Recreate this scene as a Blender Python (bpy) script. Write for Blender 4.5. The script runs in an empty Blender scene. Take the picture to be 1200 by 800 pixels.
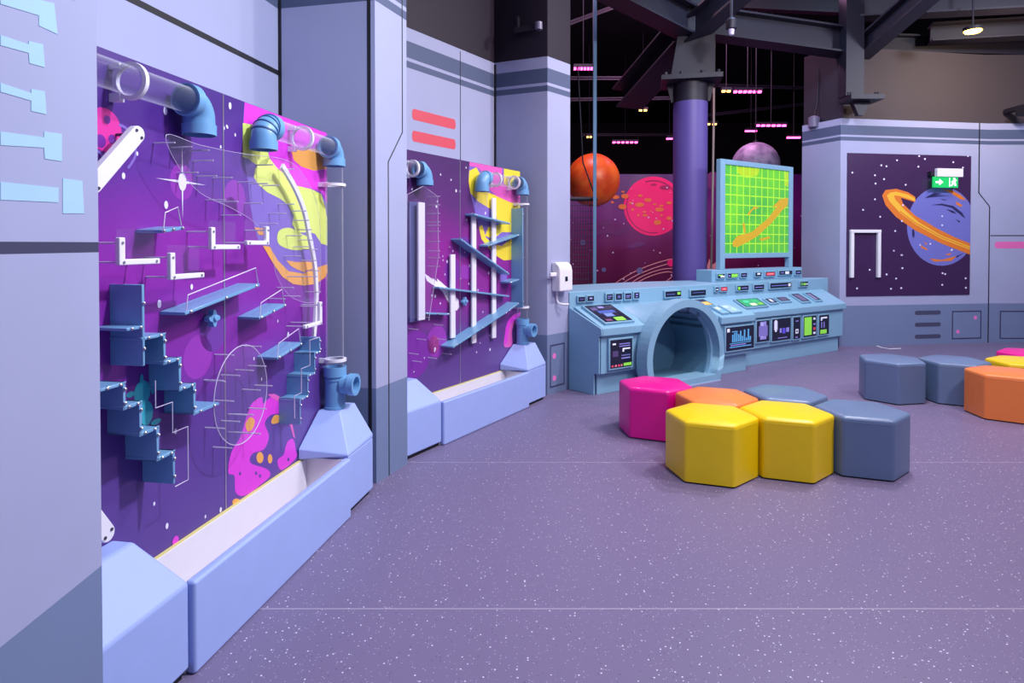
import bpy, math, random
from mathutils import Vector, Matrix
R = math.radians
random.seed(7)
scene = bpy.context.scene
COL = scene.collection

# ------------------------------------------------------------------ camera
F_PX, CAM_H, PITCH = 740.0, 1.65, 0.0155
PC = 286 + F_PX * math.tan(PITCH)
cam_d = bpy.data.cameras.new('camera'); cam = bpy.data.objects.new('camera', cam_d); COL.objects.link(cam)
cam.location = (0, 0, CAM_H); cam.rotation_euler = (R(90) - PITCH, 0, 0)
cam_d.sensor_width = 36; cam_d.lens = F_PX * 36 / 1200; cam_d.shift_y = -(400 - PC) / 1200
cam_d.clip_start = .05; cam_d.clip_end = 100
scene.camera = cam

# surveying helpers: where a sight line meets a real plane of the room
def ray(px, py):
    x = (px - 600) / F_PX; y = (PC - py) / F_PX; c, s = math.cos(PITCH), math.sin(PITCH)
    return Vector((x, y * s + c, y * c - s))
EYE = Vector((0, 0, CAM_H))
def meet(px, py, p, n):
    d = ray(px, py); t = (Vector(p) - EYE).dot(n) / d.dot(n)
    return EYE + d * t
def at_y(px, py, Y): d = ray(px, py); return EYE + d * (Y / d.y)

class Frame:
    """upright frame: x along the wall, -y out into the room, z up"""
    def __init__(s, ox, oy, deg):
        s.o = Vector((ox, oy, 0)); s.p = R(deg)
        s.u = Vector((math.sin(s.p), math.cos(s.p), 0)); s.n = Vector((math.cos(s.p), -math.sin(s.p), 0))
        s.rot = math.pi / 2 - s.p
    def uz(s, px, py, v=0.0):
        w = meet(px, py, s.o + s.n * v, s.n); return ((w - s.o).dot(s.u), w.z)
    def world(s, u, v, z): return s.o + s.u * u + s.n * v + Vector((0, 0, z))
    def poly(s, pts, ox=0, oy=0, k=1.0, v=0.0): return [s.uz(ox + a / k, oy + b / k, v) for a, b in pts]

# ------------------------------------------------------------------ colours / materials
def lin(h):
    h = h.lstrip('#'); out = []
    for i in (0, 2, 4):
        c = int(h[i:i+2], 16) / 255; out.append(c / 12.92 if c <= .04045 else ((c + .055) / 1.055) ** 2.4)
    return (*out, 1)
MATS = {}
def mat(name, hexcol, rough=.5, metal=0, spec=.5, emit=0, var=.04, bump=0, bscale=60, coat=0):
    if name in MATS: return MATS[name]
    m = bpy.data.materials.new(name); m.use_nodes = True; nt = m.node_tree; b = nt.nodes['Principled BSDF']
    c = lin(hexcol)
    b.inputs['Roughness'].default_value = rough; b.inputs['Metallic'].default_value = metal
    b.inputs['Specular IOR Level'].default_value = spec; b.inputs['Coat Weight'].default_value = coat
    b.inputs['Base Color'].default_value = c
    tc = nt.nodes.new('ShaderNodeTexCoord')
    if var:
        n = nt.nodes.new('ShaderNodeTexNoise'); n.inputs['Scale'].default_value = 9; n.inputs['Detail'].default_value = 3
        nt.links.new(tc.outputs['Object'], n.inputs['Vector'])
        mx = nt.nodes.new('ShaderNodeMix'); mx.data_type = 'RGBA'
        mx.inputs[6].default_value = tuple(v * (1 - var) for v in c[:3]) + (1,)
        mx.inputs[7].default_value = tuple(min(1, v * (1 + var)) for v in c[:3]) + (1,)
        nt.links.new(n.outputs['Fac'], mx.inputs[0]); nt.links.new(mx.outputs[2], b.inputs['Base Color'])
    if bump:
        n2 = nt.nodes.new('ShaderNodeTexNoise'); n2.inputs['Scale'].default_value = bscale
        nt.links.new(tc.outputs['Object'], n2.inputs['Vector'])
        bp = nt.nodes.new('ShaderNodeBump'); bp.inputs['Strength'].default_value = bump; bp.inputs['Distance'].default_value = .002
        nt.links.new(n2.outputs['Fac'], bp.inputs['Height']); nt.links.new(bp.outputs['Normal'], b.inputs['Normal'])
    if emit:
        b.inputs['Emission Color'].default_value = c; b.inputs['Emission Strength'].default_value = emit
    MATS[name] = m; return m
def clear(name, tint='fcfcff', amount=.12, tintw=.9):
    m = bpy.data.materials.new(name); m.use_nodes = True; nt = m.node_tree; nt.nodes.remove(nt.nodes['Principled BSDF'])
    out = nt.nodes['Material Output']
    t = nt.nodes.new('ShaderNodeBsdfTransparent'); g = nt.nodes.new('ShaderNodeBsdfGlossy'); mx = nt.nodes.new('ShaderNodeMixShader')
    c = lin(tint); t.inputs['Color'].default_value = tuple(v * tintw for v in c[:3]) + (1,)
    g.inputs['Roughness'].default_value = .06; g.inputs['Color'].default_value = (1, 1, 1, 1)
    lw = nt.nodes.new('ShaderNodeLayerWeight'); lw.inputs['Blend'].default_value = .5
    pw = nt.nodes.new('ShaderNodeMath'); pw.operation = 'POWER'; pw.inputs[1].default_value = 4; nt.links.new(lw.outputs['Facing'], pw.inputs[0])
    ma = nt.nodes.new('ShaderNodeMath'); ma.operation = 'MULTIPLY_ADD'; ma.inputs[1].default_value = amount; ma.inputs[2].default_value = .02; nt.links.new(pw.outputs[0], ma.inputs[0])
    nt.links.new(ma.outputs[0], mx.inputs[0]); nt.links.new(t.outputs[0], mx.inputs[1]); nt.links.new(g.outputs[0], mx.inputs[2])
    df = nt.nodes.new('ShaderNodeBsdfDiffuse'); df.inputs['Color'].default_value = (.9, .9, .95, 1); m2 = nt.nodes.new('ShaderNodeMixShader'); m2.inputs[0].default_value = .65
    nt.links.new(g.outputs[0], m2.inputs[1]); nt.links.new(df.outputs[0], m2.inputs[2]); nt.links.new(m2.outputs[0], mx.inputs[2])
    nt.links.new(mx.outputs[0], out.inputs['Surface'])
    return m

# wall paint: pale grey with a dark skirting and two dark bands, by height
SK, T0, T1, T2, T3, TOP = .635, 3.30, 3.345, 3.395, 3.55, 3.667
def wall_paint(name, base, dark, bands, upper=None):
    m = bpy.data.materials.new(name); m.use_nodes = True; nt = m.node_tree; b = nt.nodes['Principled BSDF']
    tc = nt.nodes.new('ShaderNodeTexCoord'); sp = nt.nodes.new('ShaderNodeSeparateXYZ'); nt.links.new(tc.outputs['Object'], sp.inputs[0])
    mr = nt.nodes.new('ShaderNodeMapRange'); mr.inputs[1].default_value = 0; mr.inputs[2].default_value = 8; nt.links.new(sp.outputs['Z'], mr.inputs[0])
    cr = nt.nodes.new('ShaderNodeValToRGB'); cr.color_ramp.interpolation = 'CONSTANT'
    e = cr.color_ramp.elements; e[0].position = 0; e[0].color = lin(dark); e[1].position = SK / 8; e[1].color = lin(base)
    for z, c in bands:
        q = e.new(z / 8); q.color = lin(c)
    n = nt.nodes.new('ShaderNodeTexNoise'); n.inputs['Scale'].default_value = 2.5; nt.links.new(tc.outputs['Object'], n.inputs['Vector'])
    mx = nt.nodes.new('ShaderNodeMix'); mx.data_type = 'RGBA'; mx.blend_type = 'MULTIPLY'; mx.inputs[0].default_value = .10
    nt.links.new(mr.outputs[0], cr.inputs[0]); nt.links.new(cr.outputs[0], mx.inputs[6]); nt.links.new(n.outputs['Fac'], mx.inputs[7])
    nt.links.new(mx.outputs[2], b.inputs['Base Color']); b.inputs['Roughness'].default_value = .55
    b.inputs['Specular IOR Level'].default_value = .3
    return m
PALE, SLATE, DARKP = 'a8accd', '7685a8', '2a2230'
BAND = '566180'
BANDS = [(T0, BAND), (T1, PALE), (T2, BAND), (T3, PALE), (TOP, DARKP)]
M_wall = wall_paint('wall_paint', PALE, SLATE, BANDS)
M_wall_near = wall_paint('wall_paint_plain', PALE, SLATE, [(1.606, '44445f'), (1.640, PALE)])
M_wall_right = wall_paint('wall_paint_beige_top', PALE, SLATE, BANDS[:-1] + [(TOP, '5a4d52')])

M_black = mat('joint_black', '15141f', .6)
M_blue = mat('blue_plastic', '70a4d2', .38, coat=.1)
M_shelf = mat('blue_acrylic_sheet', '72a2c8', .3, coat=.15)
M_white = mat('white_plastic', 'e9e6ee', .35)
M_steel = mat('brushed_steel', 'c9c6cf', .3, metal=.85)
M_peg = mat('pale_pin', 'cfc4d8', .35)
M_clear = clear('clear_acrylic', amount=.45, tintw=.985)
M_sheet = clear('clear_sheet', amount=.12, tintw=.992)
M_pad = mat('light_blue_padding', 'a0b2ea', .5, bump=.15, bscale=180)
M_liner = mat('white_liner', 'e6e2ea', .5)
M_yel = mat('yellow_strip', 'dccf86', .5)
M_con = mat('console_blue', '86b2cc', .42, bump=.05)
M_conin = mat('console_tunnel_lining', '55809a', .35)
M_disp = mat('display_dark', '1c2038', .25, var=.3)
M_lilac = mat('lilac_column', '5c4b94', .5)
M_dark = mat('dark_steel', '1c1727', .55, bump=.1)
M_ceil = mat('ceiling_black', '14121c', .8)

# ------------------------------------------------------------------ mesh builder
class MB:
    def __init__(s): s.v = []; s.f = []; s.m = []; s.s = []
    def add(s, vs, fs, mi=0, sm=False):
        k = len(s.v); s.v += [tuple(v) for v in vs]
        for f in fs: s.f.append([i + k for i in f]); s.m.append(mi); s.s.append(sm)
        return s
    def box(s, x0, x1, y0, y1, z0, z1, mi=0):
        vs = [(x, y, z) for z in (z0, z1) for y in (y0, y1) for x in (x0, x1)]
        return s.add(vs, [(0,2,3,1),(4,5,7,6),(0,1,5,4),(2,6,7,3),(0,4,6,2),(1,3,7,5)], mi)
    def hexa(s, v8, mi=0):   # bottom ring of four, top ring of four
        return s.add(v8, [(3,2,1,0),(4,5,6,7),(0,1,5,4),(1,2,6,5),(2,3,7,6),(3,0,4,7)], mi)
    def prism(s, poly, fn, d0, d1, mi=0, sm=False):
        n = len(poly); vs = [fn(a, b, d0) for a, b in poly] + [fn(a, b, d1) for a, b in poly]
        return s.add(vs, [list(range(n))[::-1], list(range(n, 2*n))], mi).addsides(vs, n, mi, sm)
    def addsides(s, vs, n, mi, sm):
        k = len(s.v) - 2*n
        for i in range(n):
            j = (i + 1) % n; s.f.append([k+i, k+j, k+n+j, k+n+i]); s.m.append(mi); s.s.append(sm)
        return s
    def sheet(s, poly, fn, d, mi=0): return s.add([fn(a, b, d) for a, b in poly], [list(range(len(poly)))], mi)
    def tube(s, path, r, n=12, mi=0, closed=False, caps=True, r2=None):
        P = [Vector(p) for p in path]; m = len(P); rings = []; up = None
        for i, p in enumerate(P):
            if closed: t = (P[(i+1) % m] - P[i-1])
            else: t = (P[min(i+1, m-1)] - P[max(i-1, 0)])
            t.normalize()
            if up is None: up = Vector((0,0,1)) if abs(t.z) < .9 else Vector((1,0,0))
            a = t.cross(up).normalized(); b = a.cross(t).normalized(); up = b
            rr = r if r2 is None else r + (r2 - r) * i / (m - 1)
            rings.append([p + (a * math.cos(2*math.pi*k/n) + b * math.sin(2*math.pi*k/n)) * rr for k in range(n)])
        vs = [v for q in rings for v in q]; fs = []
        for i in range(m if closed else m - 1):
            j = (i + 1) % m
            for k in range(n): fs.append((i*n+k, i*n+(k+1) % n, j*n+(k+1) % n, j*n+k))
        s.add(vs, fs, mi, True)
        if caps and not closed:
            k0 = len(s.v) - m*n
            s.f.append([k0+k for k in range(n)][::-1]); s.m.append(mi); s.s.append(False)
            s.f.append([k0+(m-1)*n+k for k in range(n)]); s.m.append(mi); s.s.append(False)
        return s
    def pipe(s, path, ro, ri, n=24, mi=0):
        """hollow pipe with wall thickness"""
        a = MB().tube(path, ro, n, caps=False); b = MB().tube(path, ri, n, caps=False); m = len(path)
        k = len(s.v); s.add(a.v, a.f, mi, True); kb = len(s.v); s.add(b.v, [f[::-1] for f in b.f], mi, True)
        for e in (0, m - 1):
            for i in range(n):
                j = (i + 1) % n; s.f.append([k+e*n+i, k+e*n+j, kb+e*n+j, kb+e*n+i]); s.m.append(mi); s.s.append(False)
        return s
    def lathe(s, prof, c=(0,0,0), n=32, mi=0, axis='z'):
        vs = []; cx, cy, cz = c
        for r_, h in prof:
            for k in range(n):
                a = 2*math.pi*k/n; p = (r_*math.cos(a), r_*math.sin(a), h)
                if axis == 'y': p = (p[0], p[2], p[1])
                if axis == 'x': p = (p[2], p[0], p[1])
                vs.append((p[0]+cx, p[1]+cy, p[2]+cz))
        fs = []
        for i in range(len(prof)-1):
            for k in range(n): fs.append((i*n+k, i*n+(k+1) % n, (i+1)*n+(k+1) % n, (i+1)*n+k))
        s.add(vs, fs, mi, True); k0 = len(s.v) - len(vs)
        for e, rev in ((0, True), (len(prof)-1, False)):
            if prof[e][0] > 1e-5:
                q = [k0+e*n+k for k in range(n)]; s.f.append(q[::-1] if rev else q); s.m.append(mi); s.s.append(False)
        return s
    def build(s, name, mats, parent=None, loc=None, rot=None, bevel=0, seg=2, sharp=40, recalc=True):
        import bmesh
        me = bpy.data.meshes.new(name); me.from_pydata(s.v, [], s.f)
        if not isinstance(mats, (list, tuple)): mats = [mats]
        for m in mats: me.materials.append(m)
        for p, mi, sm in zip(me.polygons, s.m, s.s): p.material_index = mi; p.use_smooth = sm
        if recalc:
            bm = bmesh.new(); bm.from_mesh(me); bmesh.ops.remove_doubles(bm, verts=bm.verts, dist=1e-6); bmesh.ops.recalc_face_normals(bm, faces=bm.faces); bm.to_mesh(me); bm.free()
        me.update()
        me.set_sharp_from_angle(angle=R(sharp))
        o = bpy.data.objects.new(name, me); COL.objects.link(o)
        if parent: o.parent = parent
        if loc is not None: o.location = loc
        if rot is not None: o.rotation_euler = (0, 0, rot)
        if bevel:
            b = o.modifiers.new('bevel', 'BEVEL'); b.width = bevel; b.segments = seg; b.limit_method = 'ANGLE'; b.angle_limit = R(30); b.harden_normals = False
            for p in me.polygons: p.use_smooth = True
            me.set_sharp_from_angle(angle=R(sharp))
            if seg > 1:
                w = o.modifiers.new('wn', 'WEIGHTED_NORMAL'); w.keep_sharp = False
        return o
def tag(o, label, cat, group=None):
    o['label'] = label; o['category'] = cat
    if group: o['group'] = group
    return o
def empty(name, loc, rot=0, label=None, cat=None, group=None):
    o = bpy.data.objects.new(name, None); o.empty_display_size = .1; COL.objects.link(o)
    o.location = loc; o.rotation_euler = (0, 0, rot)
    if label: tag(o, label, cat, group)
    return o
def struct(o): o['kind'] = 'structure'; return o
W = lambda a, b, d: (a, -d, b)                       # (along, height, out) -> local xyz
def spline(pts, k=6, closed=True):
    n = len(pts); out = []
    for i in range(n if closed else n - 1):
        g = lambda j: pts[j % n] if closed else pts[max(0, min(n-1, j))]
        p0, p1, p2, p3 = g(i-1), g(i), g(i+1), g(i+2)
        for q in range(k):
            t = q / k
            out.append(tuple(.5*((2*p1[c]) + (-p0[c]+p2[c])*t + (2*p0[c]-5*p1[c]+4*p2[c]-p3[c])*t*t + (-p0[c]+3*p1[c]-3*p2[c]+p3[c])*t**3) for c in (0, 1)))
    if not closed: out.append(pts[-1])
    return out
def circle(cx, cz, rx, rz=None, n=28, a0=0, a1=360):
    rz = rz or rx
    return [(cx + rx*math.cos(R(a0+(a1-a0)*i/n)), cz + rz*math.sin(R(a0+(a1-a0)*i/n))) for i in range(n + (0 if a1-a0 == 360 else 1))]
def strip(pts, w):
    """flat band of width w along a 2D polyline"""
    L = []; Rr = []
    for i, p in enumerate(pts):
        a = pts[max(0, i-1)]; b = pts[min(len(pts)-1, i+1)]; dx, dz = b[0]-a[0], b[1]-a[1]; l = math.hypot(dx, dz) or 1
        L.append((p[0]-dz/l*w/2, p[1]+dx/l*w/2)); Rr.append((p[0]+dz/l*w/2, p[1]-dx/l*w/2))
    return L + Rr[::-1]
def band_quads(mb, pts, w, fn, d, mi):
    q = strip(pts, w); n = len(pts)
    for i in range(n-1): mb.sheet([q[i], q[i+1], q[2*n-2-i], q[2*n-1-i]], fn, d, mi)

# ------------------------------------------------------------------ room shell
# floor: grey violet vinyl with pale flecks and welded seams
def floor_mat():
    m = bpy.data.materials.new('speckled_vinyl'); m.use_nodes = True; nt = m.node_tree; b = nt.nodes['Principled BSDF']; L = nt.links
    tc = nt.nodes.new('ShaderNodeTexCoord')
    n = nt.nodes.new('ShaderNodeTexNoise'); n.inputs['Scale'].default_value = 260; n.inputs['Detail'].default_value = 2; L.new(tc.outputs['Object'], n.inputs['Vector'])
    base = nt.nodes.new('ShaderNodeMix'); base.data_type = 'RGBA'; base.inputs[6].default_value = lin('695f7d'); base.inputs[7].default_value = lin('7d7192'); L.new(n.outputs['Fac'], base.inputs[0])
    last = base.outputs[2]
    for sc, thr, keep, colr in ((46, .17, .78, 'dcd6e8'), (90, .20, .76, 'b9b2cc'), (60, .19, .80, '54506a')):
        v = nt.nodes.new('ShaderNodeTexVoronoi'); v.inputs['Scale'].default_value = sc; v.inputs['Randomness'].default_value = 1; L.new(tc.outputs['Object'], v.inputs['Vector'])
        lt = nt.nodes.new('ShaderNodeMath'); lt.operation = 'LESS_THAN'; lt.inputs[1].default_value = thr; L.new(v.outputs['Distance'], lt.inputs[0])
        sx = nt.nodes.new('ShaderNodeSeparateColor'); L.new(v.outputs['Color'], sx.inputs[0])
        gt = nt.nodes.new('ShaderNodeMath'); gt.operation = 'GREATER_THAN'; gt.inputs[1].default_value = keep; L.new(sx.outputs[0], gt.inputs[0])
        mu = nt.nodes.new('ShaderNodeMath'); mu.operation = 'MULTIPLY'; L.new(lt.outputs[0], mu.inputs[0]); L.new(gt.outputs[0], mu.inputs[1])
        mx = nt.nodes.new('ShaderNodeMix'); mx.data_type = 'RGBA'; mx.inputs[7].default_value = lin(colr); L.new(mu.outputs[0], mx.inputs[0]); L.new(last, mx.inputs[6]); last = mx.outputs[2]
    sp = nt.nodes.new('ShaderNodeSeparateXYZ'); L.new(tc.outputs['Object'], sp.inputs[0])
    for y0 in (.907, 2.835, 4.755, 6.68, 8.6):
        s1 = nt.nodes.new('ShaderNodeMath'); s1.operation = 'SUBTRACT'; s1.inputs[1].default_value = y0; L.new(sp.outputs['Y'], s1.inputs[0])
        s2 = nt.nodes.new('ShaderNodeMath'); s2.operation = 'ABSOLUTE'; L.new(s1.outputs[0], s2.inputs[0])
        s3 = nt.nodes.new('ShaderNodeMath'); s3.operation = 'LESS_THAN'; s3.inputs[1].default_value = .004; L.new(s2.outputs[0], s3.inputs[0])
        s4 = nt.nodes.new('ShaderNodeMath'); s4.operation = 'MULTIPLY'; s4.inputs[1].default_value = .55; L.new(s3.outputs[0], s4.inputs[0])
        mx = nt.nodes.new('ShaderNodeMix'); mx.data_type = 'RGBA'; mx.inputs[7].default_value = lin('b8aebf'); L.new(s4.outputs[0], mx.inputs[0]); L.new(last, mx.inputs[6]); last = mx.outputs[2]
    L.new(last, b.inputs['Base Color']); b.inputs['Roughness'].default_value = .42; b.inputs['Specular IOR Level'].default_value = .35
    bp = nt.nodes.new('ShaderNodeBump'); bp.inputs['Strength'].default_value = .08; bp.inputs['Distance'].default_value = .001; L.new(n.outputs['Fac'], bp.inputs['Height']); L.new(bp.outputs[0], b.inputs['Normal'])
    return m
struct(MB().box(-6, 14, -3, 30, -.1, 0).build('floor', floor_mat()))
struct(MB().box(-6, 14, -3, 30, 7.0, 7.1).build('ceiling', M_ceil))
CEIL = 7.0

FG = Frame(-1.27, 1.94, -1.2)          # near wall block
B1 = Frame(-1.507, 2.439, 9.7)         # first bay (face of the play panel)
P2 = Frame(-.935, 4.33, 20.8)          # pillar between the bays
B2 = Frame(-.8146, 5.2984, 31.0)       # second bay
P3 = Frame(.385, 6.88, 41.0)           # pillar beside the console
RW = Frame(5.27, 10.15, 80.8)          # far wall with the poster
CO = Frame(.70, 7.20, 56.0)            # console

def solid(name, pts, z0, z1, m):
    """wall body of a plan outline (world metres)"""
    mb = MB(); mb.prism([(p[0], p[1]) for p in pts], lambda a, b, d: (a, b, d), z0, z1)
    return struct(mb.build(name, m))
def grooves(wall, name, fr, lines, m, v=.0015, w=.02):
    mb = MB()
    for path in lines:
        q = strip(path, w); n = len(path)
        for i in range(n-1):
            mb.prism([q[i], q[i+1], q[2*n-2-i], q[2*n-1-i]], W, -.002, v)
    o = mb.build(name, m, loc=fr.o, rot=fr.rot)
    o.parent = wall; return o

def pt(fr, u, v): p = fr.world(u, v, 0); return (p.x, p.y)
w_near = solid('wall_left', [pt(FG, 0, 0), pt(FG, -4.8, 0), pt(FG, -4.8, -.9), pt(FG, -.06, -.9)], 0, CEIL, M_wall_near)
# light blue painted bars on the near wall
mb = MB()
for poly in ([(0,0),(0,9),(90,36),(90,60),(134,80),(126,8),(92,0)], [(0,82),(0,106),(66,124),(68,148),(104,158),(100,104),(66,96),(66,104)],
             [(0,194),(0,215),(72,236),(72,260),(108,268),(104,214),(72,208),(72,218)], [(0,308),(0,340),(102,346),(104,372),(144,378),(144,314),(102,308),(102,322)],
             [(0,426),(0,468),(136,474),(136,440)], [(146,418),(192,424),(196,500),(146,500)], [(170,0),(178,2),(176,0)]):
    q = FG.poly(poly, 0, 0, 2.0); mb.prism(q, W, -.002, .0015)
for q in ([(-.42,1.74),(-.42,1.79),(-.55,1.79),(-.55,1.74)], [(-.42,1.92),(-.42,1.96),(-.6,1.96),(-.6,1.92)], [(-.42,2.1),(-.42,2.14),(-.66,2.14),(-.66,2.1)]): mb.prism(q, W, -.002, .0015)
o = mb.build('painted_bars', mat('light_blue_paint', 'a6cce8', .6), loc=FG.o, rot=FG.rot); o.parent = w_near; o['label'] = 'light blue painted bars and blocks'

# recess walls behind the play panels and the pillars
c1 = (-1.655, 4.49); d1 = B1.u
w_b1 = solid('wall_left_recess', [c1, (c1[0]-d1.x*3.2, c1[1]-d1.y*3.2), (c1[0]-d1.x*3.2-.4, c1[1]-d1.y*3.2+.1), (c1[0]-.4, c1[1]+.1)], 0, CEIL, M_wall)
B1w = Frame(c1[0], c1[1], 9.7); jz = B1w.uz(325, 85)[1]
grooves(w_b1, 'joint_line', B1w, [[(-3.1, jz), (0, jz)]], M_black, w=.035)
p2r = P2.world(.42, 0, 0); c2 = (-.98, 5.976)
w_p2 = solid('wall_left_pillar', [pt(P2, 0, 0), pt(P2, .42, 0), pt(P2, .46, -.9), (c1[0]-.35, c1[1]+.55), c1], 0, CEIL, M_wall)
P2b = Frame(c1[0], c1[1], math.degrees(math.atan2(-.935-c1[0], 4.33-c1[1])))   # the pillar's side, towards the camera
LP2 = (Vector((-.935, 4.33, 0)) - Vector((*c1, 0))).length
grooves(w_p2, 'joint_line', P2b, [[(LP2-.045, 0), (LP2-.045, CEIL)]], M_black, w=.026)
grooves(w_p2, 'joint_line', P2b, [[(.012, 0), (.012, CEIL)]], M_black, w=.03)
gp = [P2.uz(x, y) for x, y in ((471, -40), (471.5, 155), (457, 190), (456, 556))]
gp[0] = (gp[0][0], 5.5); gp[-1] = (gp[-1][0], 0); gp[1] = (gp[0][0], gp[1][1]); gp[2] = (gp[3][0], gp[2][1])
grooves(w_p2, 'joint_line', P2, [gp], M_black, w=.011)
c3 = (-.202, 7.137); dd = (Vector((*c3, 0)) - Vector((*c2, 0))).normalized(); nn = Vector((dd.y, -dd.x, 0))
B2w = Frame(c2[0], c2[1], math.degrees(math.atan2(dd.x, dd.y)))
a2 = Vector((*c2, 0)) - dd * 1.4
w_b2 = solid('wall_left_recess_far', [c3, (a2.x, a2.y), (a2.x-.4*nn.x, a2.y-.4*nn.y), (c3[0]-.4*nn.x, c3[1]-.4*nn.y)], 0, CEIL, M_wall)
LB2 = (Vector((*c3, 0)) - Vector((*c2, 0))).length
ju = B2w.uz(539.5, 120)[0]
grooves(w_b2, 'joint_line', B2w, [[(ju, 0), (ju, TOP)]], M_black, w=.010)
mb = MB()
for (x0, y0, x1, y1) in ((485, 134, 532, 145.5), (485, 159, 532, 169.5)):
    a = B2w.uz(x0, y0); b = B2w.uz(x1, y1); cz = (a[1] + b[1]) / 2; hh = .052
    cap = [(a[0]+.0+hh*.5*math.cos(R(t)), cz + hh*math.sin(R(t))) for t in range(90, 271, 20)] + [(b[0]+hh*.5*math.cos(R(t)), cz + hh*math.sin(R(t))) for t in range(-90, 91, 20)]
    mb.prism(cap, W, -.002, .0015)
o = mb.build('painted_bars', mat('red_paint', 'd84e5e', .55), loc=B2w.o, rot=B2w.rot); o.parent = w_b2; o['label'] = 'two red painted bars'
p3r = P3.world(.42, 0, 0)
w_p3 = solid('wall_left_pillar_far', [pt(P3, 0, 0), pt(P3, .42, 0), pt(P3, .40, -.95), (c3[0]-.3, c3[1]+.6), c3], 0, CEIL, M_wall)
P3b = Frame(c3[0], c3[1], math.degrees(math.atan2(P3.o.x-c3[0], P3.o.y-c3[1])))
grooves(w_p3, 'joint_line', P3b, [[(.012, 0), (.012, TOP)]], M_black, w=.03)
# square outline with two pink dots low on the far pillar
def outline_box(wall, fr, px, w=.018, dots=()):
    q = [fr.uz(*p) for p in px]; u0 = (q[0][0]+q[3][0])/2; u1 = (q[1][0]+q[2][0])/2; z1 = (q[0][1]+q[1][1])/2; z0 = (q[2][1]+q[3][1])/2
    mb = MB()
    for r in ((u0, u1, z1-w, z1), (u0, u1, z0, z0+w), (u0, u0+w, z0+w, z1-w), (u1-w, u1, z0+w, z1-w)):
        mb.box(r[0], r[1], -.0015, .002, r[2], r[3])
    o = mb.build('painted_outline', mat('navy_line', '3a3a5e', .6), loc=fr.o, rot=fr.rot); o.parent = wall
    mb = MB()
    for d in dots:
        c = fr.uz(*d); mb.prism(circle(c[0], c[1], .032, n=20), W, -.002, .0015)
    if dots:
        o = mb.build('painted_dots', mat('pink_paint', 'f07ac4', .6), loc=fr.o, rot=fr.rot); o.parent = wall
outline_box(w_p3, P3, [(644.5, 405), (661.5, 400.5), (661.5, 450), (644.5, 454.5)], .016, [(649.5, 417), (649.5, 443)])

# far right wall
seam_u = RW.uz(1158, 390)[0]; sw = RW.world(seam_u, 0, 0)
w_r = solid('wall_right', [pt(RW, 0, 0), (sw.x, sw.y), (13, sw.y+.02), (13, sw.y+.5), (5.1, 10.85), (4.95, 10.8)], 0, TOP, M_wall_right)
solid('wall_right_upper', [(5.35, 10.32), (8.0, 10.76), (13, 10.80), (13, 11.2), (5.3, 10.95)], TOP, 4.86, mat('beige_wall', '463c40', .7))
solid('wall_right_upper_side', [(5.345, 10.22), (5.345, 10.30), (5.29, 10.95), (5.02, 10.9)], TOP, 4.86, mat('dark_side_face', '241d2c', .7))  # separate dark slab covering the left face of the upper wall
RW2 = Frame(sw.x, sw.y, 90 - math.degrees(math.atan2(.02, 13 - sw.x)))
g = [(1148.5, 146), (1147, 226), (1160.5, 242), (1158, 402)]; gu = [RW.uz(*p) for p in g]
gu = [(gu[1][0], TOP), (gu[1][0], gu[1][1])]
k2 = RW2.uz(1160.5, 242)[1]; k3 = RW2.uz(1158, 276)[1]
grooves(w_r, 'joint_line', RW, [[(gu[0][0], TOP), gu[1], (seam_u, k2), (seam_u, 0)]], M_black, w=.022)
grooves(w_r, 'joint_line', RW2, [[(.02, k3), (4.5, k3)]], M_black, w=.016)
mb = MB()
for y in (366.5, 380.5, 394.5):
    a = RW.uz(1072, y); b = RW.uz(1102.5, y); hh = .034
    mb.prism([(a[0]+hh+hh*math.cos(R(t)), a[1]+hh*math.sin(R(t))) for t in range(90, 271, 20)] + [(b[0]-hh+hh*math.cos(R(t)), a[1]+hh*math.sin(R(t))) for t in range(-90, 91, 20)], W, -.002, .0015)
o = mb.build('painted_slots', mat('dark_slate_paint', '454663', .6), loc=RW.o, rot=RW.rot); o.parent = w_r; o['label'] = 'three dark painted slots'
outline_box(w_r, RW, [(1115.5, 364), (1150, 364), (1150, 397), (1115.5, 397)], .02, [(1143, 372), (1122.5, 388.5)])
outline_box(w_r, RW2, [(1171.5, 364), (1230, 364), (1230, 397), (1171.5, 397)], .02)
a = RW2.uz(1169, 283); b = RW2.uz(1300, 291)
mb = MB(); mb.prism([(a[0]+.05*math.cos(R(t)), (a[1]+b[1])/2+.055*math.sin(R(t))) for t in range(90, 271, 20)] + [(b[0], b[1]), (b[0], a[1])], W, -.002, .0015)
o = mb.build('painted_bar', mat('pink_bar', 'e36ab0', .6), loc=RW2.o, rot=RW2.rot); o.parent = w_r

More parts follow.
